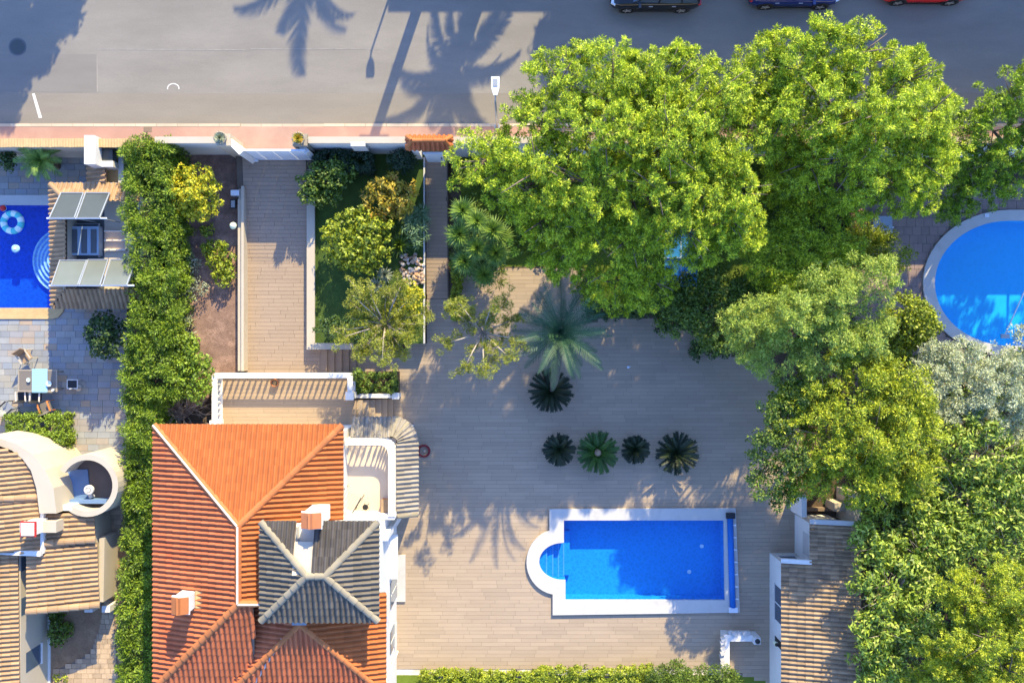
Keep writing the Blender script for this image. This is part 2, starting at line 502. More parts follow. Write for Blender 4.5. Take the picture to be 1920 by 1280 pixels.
M['floor_brown'] = pbr('floor_brown', (0.15, 0.11, 0.085), 0.9, 0.15)
M['ring_white'] = pbr('ring_white', (0.70, 0.82, 0.80), 0.4, 0.02)
M['ring_teal'] = pbr('ring_teal', (0.10, 0.55, 0.55), 0.4, 0.1)
M['ball_red'] = pbr('ball_red', (0.55, 0.03, 0.03), 0.4, 0.02)
M['hose'] = pbr('hose', (0.22, 0.025, 0.03), 0.5, 0.05)
M['grey_blue'] = pbr('grey_blue', (0.30, 0.38, 0.46), 0.5, 0.08)
M['rock'] = pbr('rock', (0.4, 0.3, 0.2), 0.9, 0.2, 4.0, isl_cols=[(0.55,0.48,0.40),(0.36,0.20,0.11),(0.62,0.56,0.48),(0.45,0.26,0.12),(0.28,0.2,0.15)])
M['paint_white'] = pbr('paint_white', (0.62, 0.58, 0.52), 0.8, 0.2, 8.0)
M['stone_pot'] = pbr('stone_pot', (0.30, 0.25, 0.19), 0.9, 0.15, 5.0)
FLOWER = leafmat('flower', [(0.45,0.10,0.16),(0.55,0.22,0.26)], 0.3)
M['rubber'] = pbr('rubber', (0.015, 0.015, 0.016), 0.8, 0.0)
M['alloy'] = pbr('alloy', (0.60, 0.58, 0.55), 0.35, 0.02, metal=0.5)
M['head_lamp'] = pbr('head_lamp', (0.7, 0.72, 0.75), 0.15, 0.0, spec=0.6)
M['tail_lamp'] = pbr('tail_lamp', (0.40, 0.015, 0.02), 0.2, 0.0, spec=0.6)
M['car_black'] = pbr('car_black', (0.012, 0.013, 0.016), 0.15, 0.0, spec=0.7)
M['car_navy'] = pbr('car_navy', (0.008, 0.022, 0.13), 0.15, 0.0, spec=0.7)
M['car_red'] = pbr('car_red', (0.62, 0.015, 0.012), 0.2, 0.0, spec=0.6)

LF = {'flower': FLOWER}
LF['pine'] = leafmat('pine_needles', [(0.014,0.035,0.004),(0.101,0.178,0.012),(0.367,0.514,0.024),(0.688,0.784,0.048)], 0.28, 3.2, 0.55)
LF['pine_lime'] = leafmat('lime_needles', [(0.022,0.046,0.004),(0.143,0.232,0.013),(0.599,0.697,0.033),(0.800,0.800,0.066)], 0.28, 3.2, 0.55)
LF['pine_yellow'] = leafmat('yellow_needles', [(0.020,0.038,0.002),(0.129,0.192,0.009),(0.472,0.517,0.024),(0.712,0.680,0.046)], 0.28, 3.2, 0.55)
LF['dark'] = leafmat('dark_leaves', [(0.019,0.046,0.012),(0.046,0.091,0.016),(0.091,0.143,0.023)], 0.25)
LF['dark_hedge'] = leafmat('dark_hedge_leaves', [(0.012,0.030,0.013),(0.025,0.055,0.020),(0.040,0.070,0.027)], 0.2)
LF['green'] = leafmat('green_leaves', [(0.019,0.040,0.005),(0.098,0.160,0.014),(0.243,0.324,0.029)], 0.3)
LF['olive'] = leafmat('olive_leaves', [(0.083,0.144,0.020),(0.230,0.324,0.040),(0.418,0.496,0.077),(0.544,0.578,0.149)], 0.3, 1.6, 0.5)
LF['silver'] = leafmat('silver_leaves', [(0.174,0.201,0.108),(0.449,0.489,0.293),(0.769,0.792,0.524)], 0.25)
LF['lime'] = leafmat('lime_leaves', [(0.043,0.070,0.005),(0.231,0.292,0.013),(0.486,0.502,0.022)], 0.35)
LF['rust'] = leafmat('rust_leaves', [(0.189,0.145,0.013),(0.348,0.290,0.021),(0.435,0.304,0.026),(0.493,0.217,0.039)], 0.3)
LF['yellow'] = leafmat('yellow_leaves', [(0.15,0.20,0.010),(0.36,0.39,0.012),(0.55,0.49,0.015),(0.66,0.40,0.015)], 0.3)
LF['ficus'] = leafmat('ficus_leaves', [(0.026,0.051,0.005),(0.134,0.212,0.016),(0.368,0.469,0.045),(0.477,0.409,0.139)], 0.3, 1.4, 0.35)
LF['cypress'] = leafmat('cypress_leaves', [(0.017,0.034,0.002),(0.081,0.137,0.006),(0.238,0.348,0.017),(0.370,0.408,0.034)], 0.3, 0.7, 0.4)
LF['sage'] = leafmat('sage_leaves', [(0.169,0.195,0.117),(0.286,0.312,0.199),(0.390,0.403,0.281)], 0.25)
LF['teal'] = leafmat('teal_leaves', [(0.078,0.156,0.064),(0.156,0.260,0.117),(0.260,0.351,0.199)], 0.25)
LF['date'] = leafmat('date_leaflets', [(0.019,0.062,0.024),(0.033,0.090,0.036),(0.048,0.115,0.045)], 0.2)
LF['cycad'] = leafmat('cycad_leaflets', [(0.004,0.010,0.001),(0.008,0.019,0.002),(0.014,0.029,0.003)], 0.15)
LF['cycad_green'] = leafmat('green_cycad_leaflets', [(0.015,0.045,0.004),(0.024,0.077,0.004),(0.045,0.105,0.007)], 0.15)
LF['yucca'] = leafmat('yucca_blades', [(0.056,0.120,0.026),(0.144,0.250,0.038),(0.312,0.416,0.056)], 0.25)
LF['young'] = leafmat('young_leaves', [(0.058,0.075,0.008),(0.232,0.257,0.020),(0.484,0.467,0.039)], 0.35)
LF['grass'] = leafmat('grass_blades', [(0.080,0.130,0.011),(0.150,0.200,0.013),(0.220,0.250,0.023)], 0.3)
# ------------------------------------------------------------------ builders: plants
STYLE = {   # leaves per puff at r=0.4 m, length, width, mode, spread of length
    'pine':    (215, 0.140, 0.035, 'radial'),
    'cypress': (140, 0.15, 0.040, 'radial'),
    'broad':   (75, 0.14, 0.08, 'face'),
    'small':   (110, 0.095, 0.055, 'face'),
    'fine':    (150, 0.13, 0.036, 'radial'),
    'big':     (40, 0.23, 0.085, 'face'),
    'long':    (46, 0.34, 0.045, 'radial'),
    'cover':   (60, 0.12, 0.07, 'face'),
}

def leaf_arrays(P, style, seed, dens=1.0, size=1.0):
    rng = np.random.default_rng(seed)
    m0, L, Wd, mode = STYLE[style]
    L *= size; Wd *= size
    P = np.asarray(P, dtype=np.float64)
    cnt = np.maximum(6, (m0*dens*(P[:,3]/0.4)**1.5/size**1.3)).astype(int)
    idx = np.repeat(np.arange(len(P)), cnt)
    n = len(idx)
    d = rng.normal(size=(n,3)); d[:,2] = d[:,2]*0.85 + 0.25
    d /= np.linalg.norm(d, axis=1, keepdims=True)
    u = rng.random(n)**0.5
    r = P[idx,3]
    c = P[idx,:3] + d*(r*(0.30+0.70*u))[:,None]
    rnd = rng.normal(size=(n,3)); rnd /= np.linalg.norm(rnd, axis=1, keepdims=True)
    ls = L*(0.65+0.7*rng.random(n)); ws = Wd*(0.7+0.6*rng.random(n))
    if mode == 'radial':
        ax = d + 0.65*rnd; ax[:,2] += 0.15
        ax /= np.linalg.norm(ax, axis=1, keepdims=True)
        q = rng.normal(size=(n,3))*0.7 + np.array([0.15,0.55,0.75]); w = np.cross(ax, q)
    else:
        nr = 0.75*d + 0.75*rnd; nr[:,2] += 0.35
        nr /= np.linalg.norm(nr, axis=1, keepdims=True)
        q = rng.normal(size=(n,3)); ax = np.cross(nr, q); ax /= np.linalg.norm(ax, axis=1, keepdims=True)
        ax[:,2] -= 0.15
        w = np.cross(nr, ax)
    w /= (np.linalg.norm(w, axis=1, keepdims=True)+1e-9)
    a = ax*ls[:,None]; b = w*(ws/2)[:,None]
    V = np.stack([c - a*0.45, c + b - a*0.05, c + a*0.55, c - b - a*0.05], axis=1).reshape(-1,3)
    F = np.arange(n*4).reshape(-1,4)
    return V, F

def foliage(name, P, style, mat, parent, seed, dens=1.0, size=1.0, kind=None):
    V, F = leaf_arrays(P, style, seed, dens, size)
    o = link(bpy.data.objects.new(name, np_mesh(name, V, F, mat)), parent)
    if kind: o['kind'] = kind
    return o

def puffs(blobs, seed, dens=5.0, r=(0.28,0.48), low=-0.3, inner=0.25, lumpy=0.3, clump=None):
    """leaf clusters over a set of ellipsoids; clump = (clumps per m2, smallest, largest radius, clusters per clump) groups them"""
    rng = np.random.default_rng(seed)
    B = np.array(blobs, dtype=np.float64)
    out = []
    for k, (cx,cy,cz,rx,ry,rz) in enumerate(B):
        area = 2*math.pi*((rx*ry)**1.6/3 + (rx*rz)**1.6/3 + (ry*rz)**1.6/3)**(1/1.6)*1.35
        n = max(5, int(area*(clump[0] if clump else dens)))
        d = rng.normal(size=(n*3,3)); d /= np.linalg.norm(d, axis=1, keepdims=True)
        d = d[d[:,2] > low][:n]
        s = (0.93 if clump else 1.0) - lumpy*rng.random(len(d)) + 0.12*rng.random(len(d))
        p = np.array([cx,cy,cz]) + d*np.array([rx,ry,rz])*s[:,None]
        keep = np.ones(len(p), bool)
        for j, (ax,ay,az,bx,by,bz) in enumerate(B):
            if j == k: continue
            q = ((p[:,0]-ax)/bx)**2 + ((p[:,1]-ay)/by)**2 + ((p[:,2]-az)/bz)**2
            keep &= ~((q < 0.55) )
        p = p[keep]; d = d[keep]
        if clump:
            for c, dd in zip(p, d):
                R = clump[1] + (clump[2]-clump[1])*rng.random()**1.5
                m = max(3, int(clump[3]*(R/clump[2])**1.6*(0.6+0.8*rng.random())))
                e = rng.normal(size=(m,3)) + dd*0.5; e[:,2] = np.abs(e[:,2])*0.9 - 0.25
                e /= np.linalg.norm(e, axis=1, keepdims=True)
                q = c + e*np.array([R,R,R*0.7])*(0.45+0.65*rng.random(m))[:,None]
                out.append(np.column_stack([q, r[0]+(r[1]-r[0])*rng.random(m)**1.4]))
        else:
            out.append(np.column_stack([p, r[0]+(r[1]-r[0])*rng.random(len(p))]))
        ni = int(area*dens*inner)
        if ni:
            d = rng.normal(size=(ni,3)); d /= np.linalg.norm(d, axis=1, keepdims=True)
            p = np.array([cx,cy,cz]) + d*np.array([rx,ry,rz])*(0.30+0.38*rng.random(ni))[:,None]
            out.append(np.column_stack([p, np.full(ni, max(r[1], .30))]))
    return np.concatenate(out)

def px_blobs(bl):
    out = []
    for px, py, rx, ry, z, rz in bl:
        c = G(px, py, z); s = (H-z)/H/K
        out.append((c.x, c.y, z, rx*s, ry*s, rz))
    return out

def tree(name, label, cat, bl, base, mat, style='pine', seed=1, dens=5.0, r=(0.28,0.48), trunk=0.18, bark='bark', group=None,
         low=-0.3, inner=0.25, size=1.0, ldens=1.0, z0=0.0, fork=0.45, limbs=True, world=False, lumpy=0.32, twigs=0, clump=(1.9,.25,.66,12)):
    rng = random.Random(seed)
    B = bl if world else px_blobs(bl)
    b = Vector((base[0], base[1], z0)) if world else G(base[0], base[1], z0)
    root = thing(name, label, cat, b, group)
    cz = sum(x[2] for x in B)/len(B); cx = sum(x[0] for x in B)/len(B); cy = sum(x[1] for x in B)/len(B)
    top = Vector((b.x*0.5+cx*0.5, b.y*0.5+cy*0.5, z0 + (cz-z0)*fork))
    mid = (b+top)/2 + Vector((rng.uniform(-.15,.15), rng.uniform(-.15,.15), 0))
    MB().tube([b - Vector((0,0,.08)), b + Vector((0,0,.1)), mid, top], [trunk*1.35, trunk*1.1, trunk*0.9, trunk*0.75], 8).build('trunk', M[bark], root, True)
    if limbs:
        for x in B:
            e = Vector((x[0], x[1], x[2] + x[5]*0.35))
            m = top.lerp(e, 0.5) + Vector((rng.uniform(-.3,.3), rng.uniform(-.3,.3), rng.uniform(0,.3)))
            mb = MB().tube([top, m, e], [trunk*0.5, trunk*0.33, trunk*0.1], 5)
            for t in range(twigs):
                d = Vector((rng.gauss(0,1), rng.gauss(0,1), rng.uniform(-.1,.8))).normalized()
                f = Vector((d.x*x[3], d.y*x[4], d.z*x[5]))*rng.uniform(.85,1.1)
                s = m.lerp(e, rng.uniform(.4,1))
                mb.tube([s, s.lerp(e+f, .55) + Vector((0,0,.1)), e + f], [trunk*.16, trunk*.1, trunk*.03], 4)
            mb.build('limb', M[bark], root, True)
    foliage('crown', puffs(B, seed, dens, r, low, inner, lumpy, clump), style, LF[mat], root, seed+7, ldens, size)
    return root

def box_puffs(boxes, seed, dens=7.0, r=(0.16,0.3), rough=0.12):
    rng = np.random.default_rng(seed)
    out = []
    for x0,y0,x1,y1,zb,zt in boxes:
        def put(n, f):
            n = max(2, int(n)); u, v = rng.random(n), rng.random(n)
            p = f(u, v) + rng.normal(size=(n,3))*rough
            out.append(np.column_stack([p, r[0]+(r[1]-r[0])*rng.random(n)]))
        w, d, h = x1-x0, y1-y0, zt-zb
        o = np.array([x0,y0,zb])
        put(w*d*dens*1.3, lambda u,v: o + np.column_stack([u*w, v*d, np.full(len(u), h-0.1)]))
        put(d*h*dens, lambda u,v: o + np.column_stack([np.full(len(u), 0.1), u*d, v*h]))
        put(d*h*dens, lambda u,v: o + np.column_stack([np.full(len(u), w-0.1), u*d, v*h]))
        put(w*h*dens, lambda u,v: o + np.column_stack([u*w, np.full(len(u), 0.1), v*h]))
        put(w*h*dens, lambda u,v: o + np.column_stack([u*w, np.full(len(u), d-0.1), v*h]))
    return np.concatenate(out)

def px_box(x0, x1, y0, y1, zb, zt):
    a, b = G(x0, y1, zt), G(x1, y0, zt)
    return (a.x, a.y, b.x, b.y, zb, zt)

def hedge(name, label, cat, boxes, mat, style='cypress', seed=3, dens=7.0, r=(0.16,0.30), rough=0.12, size=1.0, stems=True, group=None, ldens=1.0):
    B = [px_box(*b) for b in boxes]
    root = thing(name, label, cat, ((B[0][0]+B[0][2])/2, (B[0][1]+B[0][3])/2, B[0][4]), group)
    foliage('foliage', box_puffs(B, seed, dens, r, rough), style, LF[mat], root, seed+1, ldens, size)
    if stems:
        for x0,y0,x1,y1,zb,zt in B:
            n = max(1, int(max(x1-x0, y1-y0)/1.6))
            for i in range(n):
                t = (i+.5)/n
                p = Vector((x0+(x1-x0)*(t if x1-x0 > y1-y0 else .5), y0+(y1-y0)*(t if y1-y0 >= x1-x0 else .5), zb-0.02))
                MB().tube([p, p+Vector((0.03,0.02,(zt-zb)*.5)), p+Vector((0,0,(zt-zb)*.85))], [.06,.045,.02], 5).build('stem', M['bark'], root)
    return root

def shrub(name, label, cat, bl, base, mat, style='broad', seed=5, dens=8.0, r=(0.16,0.28), z0=0.0, size=1.0, ldens=1.0, group=None, stems=5, bark='bark', inner=0.3):
    B = px_blobs(bl)
    b = G(base[0], base[1], z0)
    rng = random.Random(seed)
    root = thing(name, label, cat, b, group)
    for i in range(stems):
        x = B[i % len(B)]
        e = Vector((x[0]+rng.uniform(-.4,.4)*x[3], x[1]+rng.uniform(-.4,.4)*x[4], x[2]+x[5]*.3))
        MB().tube([b + Vector((rng.uniform(-.08,.08), rng.uniform(-.08,.08), -.03)), b.lerp(e,.5)+Vector((0,0,.1)), e], [.035,.025,.01], 5).build('stem', M[bark], root)
    foliage('foliage', puffs(B, seed, dens, r, -0.35, inner), style, LF[mat], root, seed+3, ldens, size)
    return root

def frond_mesh(name, L, n, ll, lw, droop, up, mat, fold=0.25, ang=58, rach=0.03, seed=0, strip=False):
    """pinnate leaf along +X from the origin"""
    rng = random.Random(seed)
    mb = MB()
    pts, tg = [], []
    p = Vector((0,0,0)); N = 14
    for i in range(N+1):
        t = i/N
        a = math.radians(up - droop*t**1.3)
        d = Vector((math.cos(a), 0, math.sin(a)))
        pts.append(p.copy()); tg.append(d); p = p + d*(L/N)
    mb.tube(pts, [rach*(1-.8*i/N) for i in range(N+1)], 3, cap=False)
    for i in range(n):
        t = 0.10 + 0.90*(i+.5)/n
        f = t*N; k = min(int(f), N-1)
        c = pts[k].lerp(pts[k+1], f-k); d = tg[k]
        upv = Vector((-d.z, 0, d.x))
        env = math.sin(math.pi*min(1, 0.12+t*0.92))**0.45 if not strip else (0.75+0.25*math.sin(math.pi*t))
        for s in (-1, 1):
            a = math.radians(ang - 25*t + rng.uniform(-5,5))
            ld = d*math.cos(a) + Vector((0, s*math.sin(a), 0)) + upv*fold
            ld.normalize()
            l = ll*env*rng.uniform(.9,1.08)
            w = d*lw/2
            mb.add([c - w, c + w, c + ld*l*0.6 + w*0.8, c + ld*l, c + ld*l*.55 - w*0.8], [(0,1,2,3,4)])
    return mb.mesh(name, mat)

def rosette(parent, c, meshes, n, elevs, seed=0, scale=(0.9,1.1), name='frond', start=0.0):
    """fronds as parts; elevs = (lowest, highest) elevation of the ring, highest first inside"""
    rng = random.Random(seed)
    for i in range(n):
        t = i/(n-1)
        el = elevs[0] + (elevs[1]-elevs[0])*t + rng.uniform(-5,5)
        phi = start + i*2.39996 + rng.uniform(-.12,.12)
        s = rng.uniform(*scale)*(1 - 0.25*t)
        m = Matrix.Translation(Vector(c)) @ Matrix.Rotation(phi, 4, 'Z') @ Matrix.Rotation(-math.radians(el), 4, 'Y') @ Matrix.Rotation(rng.uniform(-.15,.15), 4, 'X') @ Matrix.Scale(s, 4)
        shared(name, meshes[i % len(meshes)], parent, m)

def blades(mb, c, n, L, w, seed, lowest=-20, droop=0.25):
    """sword-leaf head"""
    rng = random.Random(seed)
    c = Vector(c)
    for i in range(n):
        t = (i+.5)/n
        el = math.radians(lowest + (85-lowest)*t**1.1)
        phi = i*2.39996
        d = Vector((math.cos(el)*math.cos(phi), math.cos(el)*math.sin(phi), math.sin(el)))
        sd = Vector((-math.sin(phi), math.cos(phi), 0))*w/2
        l = L*rng.uniform(.8,1.1)
        m = c + d*l*.55
        e = c + d*l - Vector((0,0,droop*l*(1-t)))
        mb.add([c-sd*.6, c+sd*.6, m+sd, e, m-sd], [(0,1,2,4),(4,2,3)])
    return mb

# ------------------------------------------------------------------ builders: roofs, walls, balustrades
TW, TL = 0.215, 0.36

def tile_template(w=TW, h=0.075):
    xs = [(-.5,0),(-.34,0),(-.24,.62),(0,1),(.24,.62),(.34,0),(.5,0)]
    mb = MB()
    n = len(xs)
    vs = [(x*w, 0, z*h+0.03) for x,z in xs] + [(x*w*0.98, 1, z*h) for x,z in xs] + [(x*w, 0, z*h-0.03) for x,z in xs]
    fs = [(i, i+1, n+i+1, n+i) for i in range(n-1)] + [(2*n+i, 2*n+i+1, i+1, i) for i in range(n-1)]
    mb.add(vs, fs)
    return mb

class Roofs:
    """all the tiles of one building; the largest 300 are parts, the rest is one joined part"""
    def __init__(s, root, rng):
        s.root, s.rng, s.t = root, rng, []
    def slope(s, poly, mat, eave=(0,1), w=TW, L=TL, base='underside', lift=0.02, holes=None, name='roof_slope', over=0.04):
        P = [Vector(p) for p in poly]
        p0, p1 = P[eave[0]], P[eave[1]]
        u = (p1-p0).normalized()
        nrm = Vector((0,0,0))
        for i in range(len(P)):
            nrm += (P[i]-P[0]).cross(P[(i+1) % len(P)]-P[0])
        nrm.normalize()
        if nrm.z < 0: nrm = -nrm
        v = nrm.cross(u)
        if v.z < 0: v = -v; 
        uv = [((p-p0).dot(u), (p-p0).dot(v)) for p in P]
        hs = [[((Vector(q)-p0).dot(u), (Vector(q)-p0).dot(v)) for q in h] for h in (holes or [])]
        mb = MB()
        n = len(P)
        vs = [p for p in P] + [p - Vector((0,0,.10)) for p in P]
        up = tuple(range(n)); 
        if (P[1]-P[0]).cross(P[2]-P[1]).z < 0: up = up[::-1]
        mb.add(vs, [up, tuple(n+i for i in up[::-1])] + [(i, (i+1) % n, n+(i+1) % n, n+i) for i in range(n)])
        sl = mb.build(name, M[base], s.root)
        umin, umax = min(a for a,b in uv), max(a for a,b in uv)
        cols = max(1, round((umax-umin)/w)); ww = (umax-umin)/cols
        right = u.cross(v).dot(nrm) > 0
        for i in range(cols):
            uc = umin + (i+.5)*ww
            for a, b in cross_intervals([uv]+hs, uc, 0):
                y = a - over
                while y < b - 0.02:
                    l = min(L, b - y + 0.02)
                    if b - y - L < 0.12: l = b - y + 0.02
                    o = p0 + u*(uc + s.rng.uniform(-.006,.006)) + v*y + nrm*(lift + s.rng.uniform(0,.008))
                    ux = u*(ww/TW)*(1 if right else -1)
                    M4 = np.eye(4); M4[:3,0] = ux; M4[:3,1] = v*(l+0.03); M4[:3,2] = nrm; M4[:3,3] = o
                    s.t.append((o.z + 0.001*s.rng.random(), M4, mat, sl, o))
                    y += l
        return sl
    def fan(s, c, r0, r1, a0, a1, z0, z1, mat, n, base='underside'):
        mb = MB(); N = 12
        ang = [a0+(a1-a0)*i/N for i in range(N+1)]
        top = [(c[0]+r*math.cos(a), c[1]+r*math.sin(a), z) for r,z in ((r0,z0),(r1,z1)) for a in ang]
        mb.add(top, [(i, N+1+i, N+2+i, i+1) if a1 > a0 else (i, i+1, N+2+i, N+1+i) for i in range(N)])
        sl = mb.build('roof_slope', M[base], s.root)
        for i in range(n):
            a = a0+(a1-a0)*(i+.5)/n
            d = Vector((math.cos(a), math.sin(a), 0))
            o = Vector((c[0],c[1],0))+d*r1; o.z = z1
            t = Vector((c[0],c[1],0))+d*r0; t.z = z0
            v = (t-o); ln = v.length; v.normalize()
            u = v.cross(Vector((0,0,1))).normalized(); nrm = u.cross(v)
            m = max(1, round(ln/TL))
            for j in range(m):
                q = o + v*(ln*j/m) + nrm*0.03
                wj = abs(a1-a0)*(r1+(r0-r1)*(j+.3)/m)/n
                M4 = np.eye(4); M4[:3,0] = u*max(.35, wj/TW); M4[:3,1] = v*(ln/m+.03); M4[:3,2] = nrm; M4[:3,3] = q
                s.t.append((q.z, M4, mat, sl, q))
    def ridge(s, a, b, mat, r=0.14, L=0.42, mortar=None, lift=0.03):
        a, b = Vector(a), Vector(b)
        d = b-a; ln = d.length; d.normalize()
        n = max(1, round(ln/L)); l = ln/n
        side = d.cross(Vector((0,0,1))).normalized(); up = side.cross(d)
        mb = MB(); k = 6
        vs = []
        for y, rr, zz in ((0, r, .02), (1, r*.86, 0)):
            for j in range(k+1):
                t = math.pi*j/k
                vs.append((rr*math.cos(t), y, rr*.75*math.sin(t)+zz))
        vs += [(r*.8*math.cos(math.pi*j/k), 0, r*.55*math.sin(math.pi*j/k)) for j in range(k+1)]
        fs = [(j, k+1+j, k+2+j, j+1) for j in range(k)] + [(2*k+2+j, j, j+1, 2*k+3+j) for j in range(k)]
        mb.add(vs, fs)
        me = mb.mesh('ridge_tile', M[mat])
        for i in range(n):
            o = a + d*(i*l) + up*lift
            m = Matrix(((side.x, d.x*(l+.03), up.x, o.x), (side.y, d.y*(l+.03), up.y, o.y), (side.z, d.z*(l+.03), up.z, o.z), (0,0,0,1)))
            shared('ridge_tile', me, s.root, m)
        if mortar:
            MB().bar(a+up*(lift+r*.75+.012), b+up*(lift+r*.75+.012), 0.075, 0.03).build('mortar_line', M[mortar], s.root)
    def flush(s, nmax=300):
        view = lambda o: abs(o.x) < 25.3*(H-o.z)/H and abs(o.y) < 16.8*(H-o.z)/H
        s.t.sort(key=lambda q: (not view(q[4]), -q[0]))
        tpl = tile_template()
        cache = {}
        for z, m4, mat, sl, o in s.t[:nmax]:
            if mat not in cache: cache[mat] = tpl.mesh('roof_tile', M[mat])
            shared('roof_tile', cache[mat], sl, Matrix(m4.tolist()))
        rest = s.t[nmax:]
        if rest:
            V = np.array(tpl.v); Vh = np.concatenate([V, np.ones((len(V),1))], axis=1)
            MM = np.array([q[1] for q in rest])
            out = np.einsum('mij,vj->mvi', MM, Vh)[:,:,:3].reshape(-1,3)
            F = np.array(tpl.f)
            FA = (F[None] + (np.arange(len(rest))*len(V))[:,None,None]).reshape(-1, 4)
            mats = sorted({q[2] for q in rest})
            me = np_mesh('roof_tiles', out, FA, M[mats[0]])
            for k in mats[1:]: me.materials.append(M[k])
            me.polygons.foreach_set('material_index', np.repeat(np.array([mats.index(q[2]) for q in rest], dtype=np.int32), len(F)))
            o = link(bpy.data.objects.new('roof_tiles', me), s.root)
            o['kind'] = 'stuff'

BAL_PROF = [(.055,0),(.055,.06),(.035,.09),(.055,.2),(.062,.3),(.04,.42),(.03,.5),(.045,.58),(.055,.62),(.055,.66)]
BAL = None

def balustrade(root, path, z0, h=0.92, rail=(0.22, 0.10), spacing=0.26, mat='white', posts=True):
    """rails along a polyline with balusters between"""
    global BAL
    if BAL is None:
        BAL = MB().lathe(BAL_PROF, n=10).mesh('baluster', M['white'], True)
    pts = [Vector((p[0], p[1], 0)) for p in path]
    top, bot = MB(), MB()
    for i, (a, b) in enumerate(zip(pts, pts[1:])):
        e = (b-a).normalized()*0.002*(i % 2)
        dz = Vector((0,0,0.0025*(i % 2)))
        top.bar(a+Vector((0,0,z0+h-rail[1]/2))+dz, b+Vector((0,0,z0+h-rail[1]/2))+dz, rail[0], rail[1])
        bot.bar(a+Vector((0,0,z0+.05))+dz, b+Vector((0,0,z0+.05))+dz, rail[0]*.9, .10)
        ln = (b-a).length; n = max(1, int(ln/spacing))
        s = (h-rail[1]-.10)/.66
        for k in range(n):
            q = a.lerp(b, (k+.5)/n)
            shared('baluster', BAL, root, Matrix.Translation((q.x, q.y, z0+.10)) @ Matrix.Diagonal((1.1,1.1,s,1)))
    top.build('hand_rail', M[mat], root); bot.build('base_rail', M[mat], root)
    if posts:
        for p in (pts[0], pts[-1]):
            MB().box(p.x-.15, p.y-.15, z0-.02, p.x+.15, p.y+.15, z0+h+.06).box(p.x-.19, p.y-.19, z0+h+.06, p.x+.19, p.y+.19, z0+h+.11).build('post', M[mat], root)

